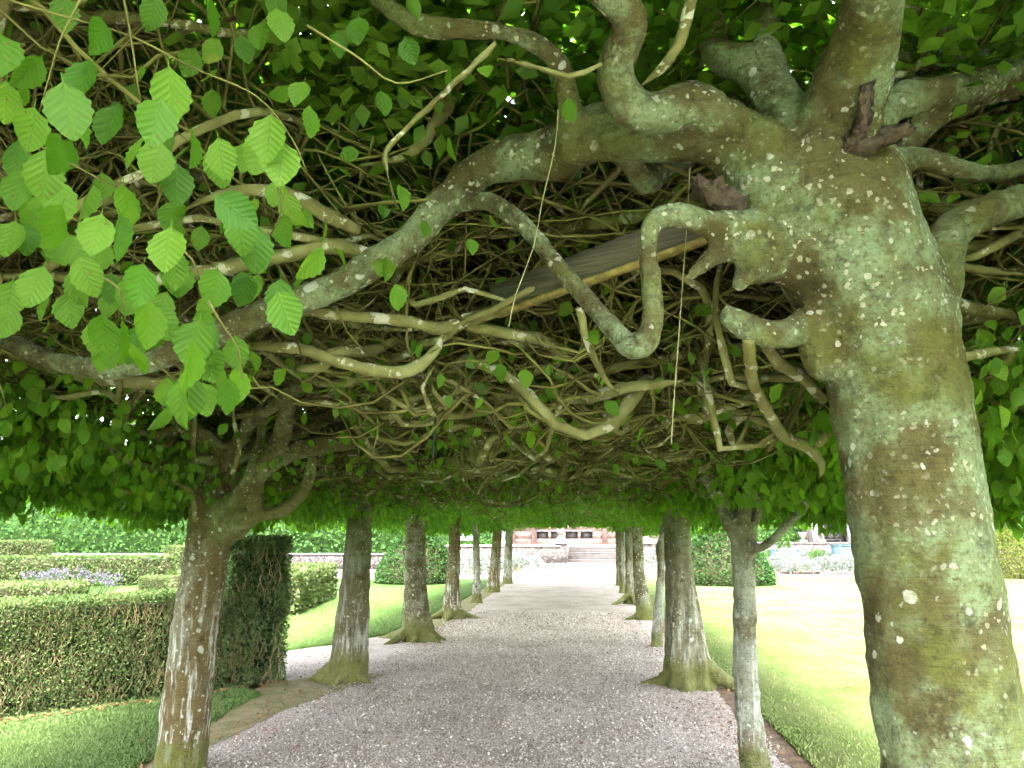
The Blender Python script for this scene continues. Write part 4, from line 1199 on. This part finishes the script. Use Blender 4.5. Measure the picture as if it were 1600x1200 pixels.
# ---- the big near tree
R1 = dict()
tr = chain_px([(1492, 1190, 2.46, 108), (1464, 1000, 2.44, 101), (1440, 850, 2.42, 101), (1416, 700, 2.40, 99), (1398, 600, 2.38, 100), (1381, 520, 2.36, 105), (1350, 440, 2.33, 110), (1315, 370, 2.30, 116), (1285, 300, 2.28, 118), (1262, 240, 2.27, 96)])
d = tr[0][0] - tr[0][1]; d = d / abs(d[2])
tp = np.vstack([tr[0][0] + d * (tr[0][0][2] + .05), tr[0][0] + d * .55, tr[0]]); tr_r = np.concatenate([[.31, .235], tr[1]])
limb_specs = [
    [(1290, 270, 2.26, 78), (1315, 170, 2.15, 62), (1345, 85, 2.0, 53), (1362, 10, 1.85, 47), (1375, -90, 1.68, 44), (1385, -220, 1.5, 40)],
    [(1225, 305, 2.25, 88), (1150, 225, 2.22, 52), (1080, 207, 2.22, 42), (1000, 213, 2.27, 40), (930, 207, 2.35, 43), (862, 237, 2.42, 40), (800, 248, 2.47, 35), (752, 265, 2.5, 27), (700, 312, 2.5, 24), (650, 365, 2.5, 22), (590, 408, 2.5, 23), (520, 450, 2.5, 21), (430, 482, 2.5, 23), (340, 522, 2.55, 20), (260, 556, 2.6, 17), (180, 578, 2.6, 15), (80, 562, 2.65, 14), (0, 527, 2.7, 13), (-90, 500, 2.7, 11)],
    [(1140, 200, 2.16, 38), (1080, 163, 2.1, 34), (1015, 178, 2.05, 30), (972, 148, 2.0, 28), (960, 100, 1.95, 26), (983, 58, 1.9, 26), (985, 25, 1.85, 24), (948, -5, 1.8, 22), (905, -60, 1.75, 19)],
    [(1235, 205, 2.26, 48), (1203, 135, 2.28, 32), (1160, 100, 2.32, 28), (1122, 82, 2.36, 24), (1110, 40, 2.4, 21), (1125, -20, 2.4, 19), (1150, -90, 2.4, 17)],
    [(1208, 140, 2.28, 30), (1194, 62, 2.32, 20), (1206, 0, 2.35, 18), (1215, -80, 2.4, 15)],
    [(1325, 225, 2.3, 44), (1388, 167, 2.35, 29), (1460, 147, 2.4, 25), (1530, 133, 2.45, 24), (1600, 112, 2.5, 22), (1700, 85, 2.6, 18)],
    [(1345, 170, 2.42, 38), (1400, 112, 2.6, 30), (1480, 76, 2.7, 32), (1560, 46, 2.8, 31), (1650, 12, 2.9, 25)],
    [(1350, 280, 2.34, 40), (1425, 250, 2.4, 17), (1490, 262, 2.45, 15), (1550, 272, 2.5, 14), (1640, 252, 2.55, 11)],
    [(1400, 235, 2.45, 22), (1445, 200, 2.48, 16), (1490, 172, 2.5, 14), (1550, 150, 2.52, 13), (1640, 140, 2.6, 11)],
    [(1398, 540, 2.37, 78), (1450, 466, 2.38, 43), (1466, 405, 2.4, 34), (1488, 362, 2.42, 29), (1530, 336, 2.45, 26), (1600, 312, 2.5, 24), (1700, 292, 2.6, 19)],
    [(1225, 375, 2.2, 44), (1150, 357, 2.12, 25), (1105, 350, 2.06, 20), (1058, 334, 2.0, 18), (1022, 345, 2.0, 15), (1011, 385, 2.0, 14), (1018, 440, 2.0, 15), (1020, 505, 2.0, 16), (1006, 543, 2.0, 17), (984, 543, 2.02, 17), (955, 510, 2.08, 16), (915, 465, 2.15, 14), (875, 420, 2.2, 13), (835, 370, 2.25, 13), (800, 336, 2.3, 14), (760, 314, 2.4, 13), (712, 322, 2.5, 14), (680, 345, 2.5, 12)],
    [(1245, 405, 2.26, 50), (1175, 378, 2.16, 27), (1122, 395, 2.1, 17), (1087, 424, 2.08, 10), (1074, 438, 2.07, 5)],
    [(1205, 405, 2.2, 30), (1168, 428, 2.12, 17), (1150, 452, 2.1, 8)],
    [(1305, 570, 2.36, 44), (1264, 508, 2.3, 24), (1235, 520, 2.26, 22), (1195, 522, 2.22, 20), (1150, 502, 2.2, 18), (1128, 486, 2.2, 12)],
    [(900, 235, 2.36, 36), (890, 165, 2.2, 17), (877, 108, 2.12, 15), (850, 76, 2.08, 14), (800, 53, 2.04, 13), (740, 46, 2.0, 13), (670, 42, 2.0, 16), (620, 22, 2.0, 14), (575, -18, 2.0, 12)],
    [(1010, 225, 2.3, 26), (985, 245, 2.35, 18), (1010, 285, 2.45, 17), (1045, 255, 2.5, 16), (1085, 245, 2.5, 15)],
]
limbs1 = [chain_px(s) for s in limb_specs]
dead1 = [chain_px([(1318, 262, 2.12, 18), (1338, 215, 2.05, 14), (1352, 165, 2.0, 11), (1355, 132, 1.98, 8)]), chain_px([(1316, 245, 2.1, 15), (1365, 222, 2.03, 14), (1400, 208, 2.0, 13), (1424, 196, 1.98, 9)]),
         chain_px([(1150, 330, 2.15, 22), (1112, 305, 2.12, 17), (1088, 280, 2.1, 10)])]
ex1 = [chain_px(s) for s in [
    [(1170, 528, 2.2, 11), (1172, 562, 2.3, 9), (1178, 600, 2.5, 9), (1200, 642, 2.7, 9), (1226, 682, 2.9, 9), (1266, 700, 3.0, 10), (1284, 725, 3.0, 9), (1280, 748, 3.0, 5)],
    [(1450, 385, 2.2, 6), (1400, 395, 2.15, 6), (1358, 412, 2.12, 5)], [(1412, 392, 2.16, 5), (1395, 410, 2.14, 5), (1378, 432, 2.12, 4)],
    [(775, 68, 1.7, 4), (700, 140, 1.75, 4), (640, 195, 1.8, 4), (603, 237, 1.8, 4), (606, 270, 1.8, 3), (617, 315, 1.8, 3)],
    [(1085, -20, 1.8, 9), (1060, 70, 1.85, 9), (1030, 110, 1.9, 9), (1004, 132, 1.95, 9)],
    [(940, 100, 1.8, 4), (890, 120, 1.8, 4), (840, 105, 1.8, 4), (780, 90, 1.8, 3)],
    [(1065, -30, 2.9, 24), (1100, 40, 2.8, 22), (1090, 120, 2.7, 20)],
    [(470, 478, 2.6, 9), (515, 490, 2.65, 9), (560, 495, 2.7, 9), (620, 500, 2.75, 9), (660, 508, 2.8, 9), (690, 514, 2.8, 10), (730, 500, 2.8, 11), (800, 478, 2.8, 11), (850, 440, 2.8, 12), (910, 400, 2.8, 12)],
    [(400, 540, 2.7, 9), (470, 545, 2.7, 9), (530, 565, 2.75, 10), (590, 580, 2.8, 10), (640, 578, 2.8, 11), (677, 552, 2.8, 11), (694, 518, 2.8, 11)],
    [(905, 482, 2.4, 6), (920, 540, 2.5, 6), (945, 590, 2.6, 6), (965, 615, 2.7, 5)],
    [(1500, 560, 2.5, 9), (1560, 548, 2.6, 8), (1640, 545, 2.7, 7)], [(1440, 395, 2.6, 12), (1520, 420, 2.7, 10), (1620, 430, 2.8, 8)],
    [(1130, 300, 2.6, 12), (1060, 320, 2.7, 12), (960, 345, 2.8, 11), (860, 360, 2.9, 11), (760, 370, 3.0, 9)],
    [(560, 360, 2.5, 11), (500, 330, 2.4, 12), (440, 300, 2.3, 11), (360, 300, 2.2, 10), (280, 330, 2.2, 8)],
    [(590, 405, 2.5, 13), (520, 385, 2.5, 13), (440, 400, 2.5, 12), (340, 420, 2.5, 11), (200, 440, 2.5, 11), (60, 430, 2.5, 10), (-60, 440, 2.5, 9)],
    [(250, 600, 3.2, 11), (140, 588, 3.2, 12), (60, 565, 3.2, 11), (0, 545, 3.2, 12), (-80, 520, 3.2, 10)],
    [(1395, 20, 2.6, 14), (1440, 28, 2.6, 15), (1462, 60, 2.62, 15), (1452, 98, 2.65, 14), (1430, 130, 2.7, 13)],
    [(1415, 300, 2.6, 14), (1480, 325, 2.7, 12), (1540, 345, 2.8, 11), (1640, 350, 2.9, 9)], [(1430, 440, 2.7, 13), (1500, 478, 2.8, 12), (1570, 490, 2.9, 11), (1660, 510, 3.0, 9)],
    [(1410, 270, 2.7, 13), (1470, 235, 2.75, 11), (1540, 212, 2.8, 10), (1640, 185, 2.85, 9)], [(1460, 370, 2.75, 11), (1530, 385, 2.8, 10), (1590, 370, 2.9, 10), (1660, 380, 3.0, 8)],
    [(1390, 60, 2.8, 18), (1450, 10, 2.85, 17), (1530, -30, 2.9, 16)], [(780, 40, 2.6, 14), (720, 110, 2.6, 13), (690, 180, 2.6, 12), (640, 240, 2.6, 11), (560, 260, 2.6, 9)],
    [(815, 250, 2.9, 38), (850, 130, 3.0, 36), (868, 20, 3.1, 34), (880, -80, 3.2, 32)],
]]
base1 = tp[0]
tree('biggest near trunk with huge pale lichened bark and twisting limbs, leaning over the path', (base1[0], base1[1]), (tp, tr_r), limbs1, 'bark_green', 1, 3, voxel=.015,
     extra_branches=ex1, yspan=(1.9, 1.75), n_limbs=0, dead=dead1, thicket=2500, roof=1.3, head=2.12)

# ---- nearest tree of the far row
T = trunk_from([(282, 1200, 38), (302, 1000, 34.5), (318, 900, 33), (326, 850, 34), (337, 800, 38), (345, 762, 34), (348, 722, 24)], 5.66, 1.25, -.03)
l1 = [chain_px([(350, 830, 5.55, 26), (378, 812, 5.4, 17), (396, 800, 5.38, 13), (399, 755, 5.36, 13), (415, 720, 5.3, 15), (437, 690, 5.25, 14), (446, 655, 5.2, 13), (450, 615, 5.15, 11), (440, 575, 5.1, 9)]),
      chain_px([(352, 800, 5.5, 24), (372, 775, 5.35, 11), (388, 745, 5.3, 8), (402, 700, 5.3, 7), (411, 660, 5.25, 7), (411, 620, 5.2, 6)]),
      chain_px([(400, 745, 5.4, 15), (430, 715, 5.4, 16), (480, 700, 5.5, 15), (540, 690, 5.7, 13), (620, 680, 6.0, 10)]),
      chain_px([(370, 830, 5.5, 14), (400, 808, 5.4, 9), (440, 798, 5.4, 9), (468, 775, 5.4, 9), (484, 745, 5.4, 8), (487, 712, 5.4, 7)]),
      chain_px([(345, 730, 5.5, 22), (338, 700, 5.4, 15), (318, 680, 5.3, 10), (290, 668, 5.2, 8), (245, 680, 5.1, 7), (215, 672, 5.0, 6)]),
      chain_px([(335, 720, 5.3, 10), (310, 718, 5.1, 7), (270, 725, 5.0, 7), (235, 731, 4.9, 8), (197, 716, 4.8, 8), (175, 692, 4.7, 8), (188, 655, 4.6, 8), (212, 618, 4.5, 7), (226, 598, 4.4, 7), (240, 585, 4.4, 6)]),
      chain_px([(350, 710, 5.5, 18), (372, 690, 5.4, 12), (395, 650, 5.2, 10), (420, 640, 5.0, 9), (440, 622, 4.9, 9), (470, 600, 4.8, 9), (495, 570, 4.7, 8), (498, 540, 4.6, 7)])]
ex = [chain_px(s) for s in [
    [(300, 730, 5.0, 4), (302, 680, 4.9, 4), (305, 640, 4.8, 4), (302, 605, 4.7, 3)], [(235, 730, 4.9, 4), (225, 760, 4.9, 4), (200, 768, 4.9, 4), (180, 757, 4.9, 4), (172, 720, 4.9, 4), (150, 700, 4.9, 3)],
    [(362, 740, 5.1, 4), (374, 700, 5.0, 4), (366, 660, 4.9, 4), (364, 620, 4.8, 3)], [(306, 815, 5.3, 4), (300, 770, 5.2, 4), (285, 760, 5.1, 4), (240, 735, 5.0, 3)],
    [(120, 700, 4.6, 9), (70, 690, 4.6, 10), (0, 700, 4.6, 10), (-60, 705, 4.6, 9)]]]
tree('slim leaning brown trunk with white lichen spots beside the low hedge', T[0][0][:2], T, l1, 'bark_brown', -1, 3, voxel=.017, extra_branches=ex, n_limbs=4, yspan=(1.85, 1.75), head=2.1)

# ---- rest of the rows
def stool(px, Y): return PY(px, 900, Y)
def std_trunk(spec, Y, flare=1.3): return trunk_from(spec, Y, flare)
T = std_trunk([(540, 1058, 34), (546, 1030, 28), (549, 985, 25), (556, 900, 21), (563, 800, 19), (567, 765, 19)], 9.17)
m3 = [chain_px([(567, 770, 9.1, 18), (545, 715, 8.2, 12), (520, 668, 7.2, 11), (560, 690, 6.4, 12), (620, 706, 5.9, 12), (700, 724, 5.6, 11), (780, 728, 5.3, 11), (845, 695, 5.0, 11), (900, 676, 4.8, 10), (940, 645, 4.6, 9), (1000, 612, 4.4, 7)]),
      chain_px([(567, 760, 9.1, 16), (540, 720, 8.6, 12), (516, 690, 8.0, 12), (512, 640, 7.4, 13), (520, 600, 7.0, 12)])]
def knots(V, rad, own):
    return .012 * np.sin(np.arctan2(V[:, 1] - 9.17, V[:, 0] + 2.7) * 4 + V[:, 2] * 1.6) * (own == 0)
tree('grey trunk with swollen mossy foot where the side path leaves', T[0][0][:2], T, m3, 'bark_grey', -1, 2, roots=[root_run(T[0][0], a, .42, .07) for a in (2.6, -.3, -1.2, 3.6)], n_limbs=7, voxel=.021, flute=knots)

T = std_trunk([(1076, 1066, 38), (1072, 1025, 33), (1066, 965, 27), (1061, 900, 22), (1056, 800, 18.5), (1054, 765, 18)], 9.12)
def sinew(V, rad, own):
    a = np.arctan2(V[:, 1] - 9.12, V[:, 0] - 1.2)
    w = np.clip(1.25 - V[:, 2], 0, 1)
    return (.022 * np.sin(a * 5 + V[:, 2] * 2.2) + .014 * np.sin(a * 9 - V[:, 2] * 3.4)) * (.15 + w) * (own == 0)
tree('pale fluted trunk with moss-covered buttress foot at the lawn edge', T[0][0][:2], T, [], 'bark_grey', 1, 2, roots=[root_run(T[0][0], a, L, r, z) for a, L, r, z in ((-.35, .75, .085, .38), (-1.7, .38, .09, .3), (-2.6, .38, .08, .3), (.6, .6, .07, .3), (3.0, .4, .07, .3))], n_limbs=8, voxel=.021, flute=sinew)

T = std_trunk([(1180, 1200, 23), (1168, 1100, 18.5), (1164, 1000, 17.5), (1163, 900, 17), (1162, 862, 18), (1162, 838, 22), (1160, 815, 17)], 5.79)
l = [chain_px([(1158, 845, 5.75, 14), (1142, 825, 5.7, 9), (1132, 805, 5.7, 8), (1126, 780, 5.7, 8), (1120, 740, 5.6, 7), (1100, 715, 5.4, 6)]),
     chain_px([(1165, 850, 5.75, 13), (1185, 856, 5.65, 7), (1207, 844, 5.6, 6.5), (1235, 815, 5.55, 6), (1256, 792, 5.5, 6), (1280, 760, 5.4, 5)]),
     chain_px([(1165, 830, 5.8, 14), (1172, 800, 5.9, 8), (1168, 765, 6.0, 7), (1180, 725, 6.1, 6)])]
tree('thin pale trunk with forked leafy head in front of a yew dome', T[0][0][:2], T, l, 'bark_pale', 1, 3, n_limbs=5, voxel=.017, head=2.06, yspan=(1.9, 1.75), hang=2.2)

T = std_trunk([(654, 992, 27), (650, 950, 20), (649, 900, 17), (649, 830, 15), (652, 790, 15)], 12.72)
tree('speckled trunk with spreading mossy surface roots beside the back lawn', T[0][0][:2], T, [], 'bark_speckled', -1, 1, roots=[root_run(T[0][0], a, L, .07) for a, L in ((-2.4, .75), (-.5, .55), (-1.5, .45), (2.9, .8), (-3.0, .6), (-.1, .45))], n_limbs=7, voxel=.024)
T = std_trunk([(1026, 1005, 9), (1030, 940, 7.2), (1033, 885, 5.2), (1032, 858, 7.5), (1037, 830, 4.5), (1040, 800, 5)], 12.3, 1.15)
tree('very thin crooked young trunk beside the fluted one', T[0][0][:2], T, [], 'bark_pale', 1, 1, n_limbs=5, voxel=.014)
T = std_trunk([(707, 960, 17), (706, 940, 13.5), (708, 900, 10), (711, 830, 8.5), (713, 800, 8.5)], 16.16)
tree('reddish brown trunk with knotted roots, fourth of the far row', T[0][0][:2], T, [], 'bark_brown', -1, 1, roots=[root_run(T[0][0], a, .6, .06) for a in (-2.6, -.4, -1.6, 3.0)], n_limbs=6, voxel=.027)
T = std_trunk([(1008, 962, 14), (1003, 930, 11), (999, 900, 9), (996, 840, 8), (995, 805, 8)], 16.24)
tree('white speckled trunk on the bright lawn side, next beyond the thin crooked one', T[0][0][:2], T, [], 'bark_speckled', 1, 1, roots=[root_run(T[0][0], a, .45, .06) for a in (-.3, -2.6)], n_limbs=6, voxel=.027)
T = std_trunk([(745, 938, 8), (745, 900, 5.8), (744, 850, 5.2), (744, 810, 5)], 19.97, 1.4)
tree('slim straight trunk, fifth of the far row', T[0][0][:2], T, [], 'bark_pale', -1, 0, n_limbs=5, voxel=.030)
T = std_trunk([(985, 936, 9), (984, 900, 6.8), (983, 850, 6), (982, 815, 6)], 20.1, 1.5)
tree('mossy-footed trunk with exposed roots, third last on the bright lawn side', T[0][0][:2], T, [], 'bark_grey', 1, 0, roots=[root_run(T[0][0], a, .7, .06) for a in (-.4, -1.3, -2.4)], n_limbs=5, voxel=.030)
T = std_trunk([(770, 921, 11), (773, 890, 8.5), (776, 850, 7.2), (778, 815, 6.5)], 23.99, 1.3)
tree('stout reddish trunk, second last of the far row', T[0][0][:2], T, [], 'bark_brown', -1, 0, n_limbs=5, voxel=.033)
T = std_trunk([(974, 922, 6.5), (973, 890, 5.5), (971, 850, 5), (970, 820, 5)], 23.9, 1.3)
tree('grey trunk, second last on the bright lawn side', T[0][0][:2], T, [], 'bark_grey', 1, 0, n_limbs=5, voxel=.033)
T = std_trunk([(793, 909, 8), (794, 885, 6.5), (795, 850, 6), (796, 820, 5.5)], 28.37, 1.3)
tree('short grey trunk ending the far row at the pale court', T[0][0][:2], T, [], 'bark_pale', -1, 0, n_limbs=5, voxel=.03, yspan=(2.2, 1.2))
T = std_trunk([(969, 910, 6.5), (968, 885, 5.5), (967, 850, 5), (966, 822, 5)], 27.6, 1.4)
tree('last trunk on the bright lawn side before the steps', T[0][0][:2], T, [], 'bark_grey', 1, 0, n_limbs=5, voxel=.03, yspan=(1.9, 1.8))

# ---- tree beside the camera, its crown in view, and an added unseen one behind
def side_trunk(x, y):
    return np.array([(x, y, -.05), (x, y, .5), (x + .05, y, 1.3), (x + .08, y, 2.05)]), np.array([.24, .18, .17, .16])
T = side_trunk(-2.65, 1.95)
near_left_tree = tree('leafy crown with big bright hanging leaves over the near corner of the path', (-2.65, 1.95), T, [], 'bark_brown', -1, 3, n_limbs=9, yspan=(1.9, 1.85), head=2.15, voxel=.018, thicket=1500, roof=1.5)

T = side_trunk(-2.65, -2.8)  # out-of-view tree, added to keep light off the near canopy
tree('unseen beech tree added behind the viewer, its crown shading the near canopy', (-2.65, -2.8), T, [], 'bark_brown', -1, 0, n_limbs=6, yspan=(1.6, 1.3), head=2.35, voxel=.03, roof=2.6)
# ---- the big leaves hanging close to the camera
big = [(110, 175, 100, 10), (50, 118, 66, -20), (55, 205, 78, 5), (268, 148, 88, 5), (250, 198, 88, 0), (165, 62, 72, 10), (215, 240, 64, -8), (40, 300, 78, -5), (48, 338, 55, 10), (95, 315, 76, 25), (140, 318, 62, -5),
       (198, 322, 72, 0), (165, 290, 42, 20), (278, 290, 74, 5), (275, 342, 62, -10), (340, 262, 66, 12), (410, 245, 72, 0), (443, 262, 74, 4), (450, 325, 52, 0), (447, 364, 56, 5), (400, 390, 76, 3), (343, 455, 70, 0), (398, 452, 50, -12),
       (438, 468, 68, 2), (60, 450, 72, -15), (115, 452, 66, 5), (75, 482, 48, -10), (120, 395, 66, 25), (155, 402, 60, -8), (228, 450, 78, 4), (275, 422, 66, 8), (175, 478, 46, 0), (145, 528, 56, -25), (168, 525, 72, 0),
       (198, 532, 82, 4), (234, 508, 78, 14), (322, 508, 50, -14), (315, 545, 46, -4), (370, 552, 58, 10), (346, 592, 48, 5), (376, 602, 60, 14), (278, 632, 84, -8), (294, 622, 78, 6), (325, 625, 58, 10), (25, 380, 64, 0), (70, 372, 52, 8), (12, 95, 84, 10),
       (28, 250, 64, -4), (250, 258, 72, 2), (312, 372, 40, 0), (470, 150, 50, 0), (485, 190, 52, 5), (330, 160, 44, 0), (620, 465, 44, 10), (665, 360, 30, 0), (600, 330, 26, 5), (890, 172, 40, 15), (700, 120, 36, 0), (760, 120, 36, 10),
       (530, 70, 44, 10), (545, 240, 34, -80), (560, 50, 50, 0), (640, 80, 44, 20), (380, 75, 46, 10), (410, 60, 52, -10), (440, 40, 60, 5), (300, 100, 50, 0), (100, 20, 60, 10), (240, 20, 60, -10), (330, 25, 62, 0), (600, 160, 40, 20), (20, 470, 60, 0), (10, 160, 70, -10)]
shoots = [[(190, -20), (205, 60), (215, 130), (222, 165)], [(-20, -10), (80, 20), (200, 55), (300, 105), (400, 150), (455, 215), (480, 270)], [(90, 330), (150, 360), (200, 395), (245, 430)], [(260, 370), (300, 405), (316, 448)],
          [(325, 470), (350, 512), (372, 545), (378, 590)], [(130, -10), (95, 60), (78, 115), (60, 180)], [(40, 215), (110, 255), (160, 282), (200, 300)], [(150, 430), (185, 450), (196, 500)], [(390, 200), (425, 260), (440, 330), (420, 370)],
          [(480, 40), (560, 90), (620, 130), (700, 110)], [(240, 565), (270, 590), (285, 605)]]
O0 = np.array([-2.65, 1.95, 0])
sh_obj, sh_pts = [], []
for s in shoots:
    Y0 = 1.12 + .08 * rng.random()
    pts = np.array([PY(x, y, Y0 + .03 * k) for k, (x, y) in enumerate(s)])
    v, f = one_tube(pts, np.linspace(.0026, .0012, len(s)), 5, .02)
    sh_obj.append(link('leafy_shoot', mesh_np('leafy_shoot', v - O0, f, M['twig'], True), near_left_tree)); sh_pts.append(np.array(s, float))
for k in range(60):
    x, y, L, a = big[rng.integers(0, 50)]
    big.append((x + rng.normal(0, 45), y + rng.normal(0, 42), rng.uniform(44, 84), rng.normal(0, 18)))
for i, (x, y, L, a) in enumerate(big):
    size = rng.uniform(.068, .084) if x < 460 else rng.uniform(.055, .07)
    depth = size * F / L
    a = radians(a + rng.normal(0, 6))
    dirw = RT * sin(a) - np.array([0, 0, 1]) * cos(a)
    top = ray(x - L / 2 * sin(a), y - L / 2 * cos(a)); P = EYE + top * depth
    nrm = -unit(top) + .55 * rng.normal(size=3) * np.array([1, 1, .5]) + np.array([0, 0, .25])
    near_s = int(np.argmin([np.min(np.hypot(s[:, 0] - x, s[:, 1] - y)) for s in sh_pts]))
    put_leaf(LEAF_BIG[i % 9], P, dirw + FW * rng.normal(0, .25), nrm, size, sh_obj[near_s], O0)

# ------------------------------------------------------------------ things caught in the canopy
def plank():
    a, b = PY(1112, 374, 2.38), PY(775, 494, 2.72)
    m, nt, out = mat_new('weathered_board'); t = NT(nt)
    pos = nt.nodes.new('ShaderNodeNewGeometry').outputs['Position']
    g = t.noise(t.vmath('MULTIPLY', pos, (2, 2, 40)), 3, 5, .6)
    col = t.ramp(g, [(.3, (.030, .028, .016)), (.55, (.060, .060, .032)), (.75, (.125, .122, .082))])
    t.bsdf(out, col, .9, t.bump(g, .6, .006), .2)
    c = (a + b) / 2; u = (b - a) / 2; n = unit(np.cross(u, [0, 0, 1])); up = unit(np.cross(n, u))
    if up[2] < 0: up = -up
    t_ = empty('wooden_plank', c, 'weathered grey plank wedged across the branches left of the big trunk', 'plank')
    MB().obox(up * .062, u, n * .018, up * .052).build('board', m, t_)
    MB().obox(up * .002 - n * .004, u * .995, n * .022, up * .0065).build('lit_edge', simple_mat('lit_edge_tone', (.10, .085, .022), (.24, .20, .055), 30, .85, .4, 50), t_)  # strip added under the board, its yellow paints the bounce-lit lower edge
plank()
M['string'] = simple_mat('string', (.15, .16, .07), (.24, .24, .12), 20, .8, .1, 60)
M['green_cord'] = simple_mat('green_cord', (.012, .035, .022), (.02, .05, .03), 20, .6, .1, 60)
def string(name, label, spec, r, mat):
    pts = np.array([PY(x, y, Y) for x, y, Y in spec])
    o = empty(name, pts[0], label, 'string')
    v, f = one_tube(pts, np.full(len(pts), r), 6, .05)
    ob = link(name, mesh_np(name, v - pts[0], f, mat, True))
    bpy.data.objects.remove(o); ob.location = pts[0]
    tag(ob, label, 'string')
string('hanging_string', 'long pale string hanging down from the limb beside the big trunk', [(1078, 262, 2.15), (1074, 340, 2.15), (1066, 450, 2.15), (1058, 560, 2.15), (1052, 640, 2.15), (1049, 694, 2.15)], .0015, M['string'])
string('hanging_string', 'thin loose vine-like string looping below the mossy limb', [(872, 170, 2.0), (868, 225, 2.02), (846, 320, 2.05), (834, 385, 2.08), (806, 460, 2.1), (795, 510, 2.1)], .0016, M['string'])
string('green_rope', 'short dark green cord dangling above the middle of the path', [(681, 640, 3.4), (680, 665, 3.4), (678, 690, 3.4), (676, 716, 3.4)], .006, M['green_cord'])
g = GP(1338, 1086); pts = np.array([(g[0] - .16, g[1] + .06, .055), (g[0] - .05, g[1], .075), (g[0] + .06, g[1] + .02, .06), (g[0] + .17, g[1] - .05, .055)])
v, f = one_tube(pts, [.006, .006, .005, .003], 6, .02)
ob = link('fallen_twig', mesh_np('fallen_twig', v - pts[0], f, M['twig'], True)); ob.location = pts[0]
tag(ob, 'small dark fallen twig lying on the bright lawn', 'twig')
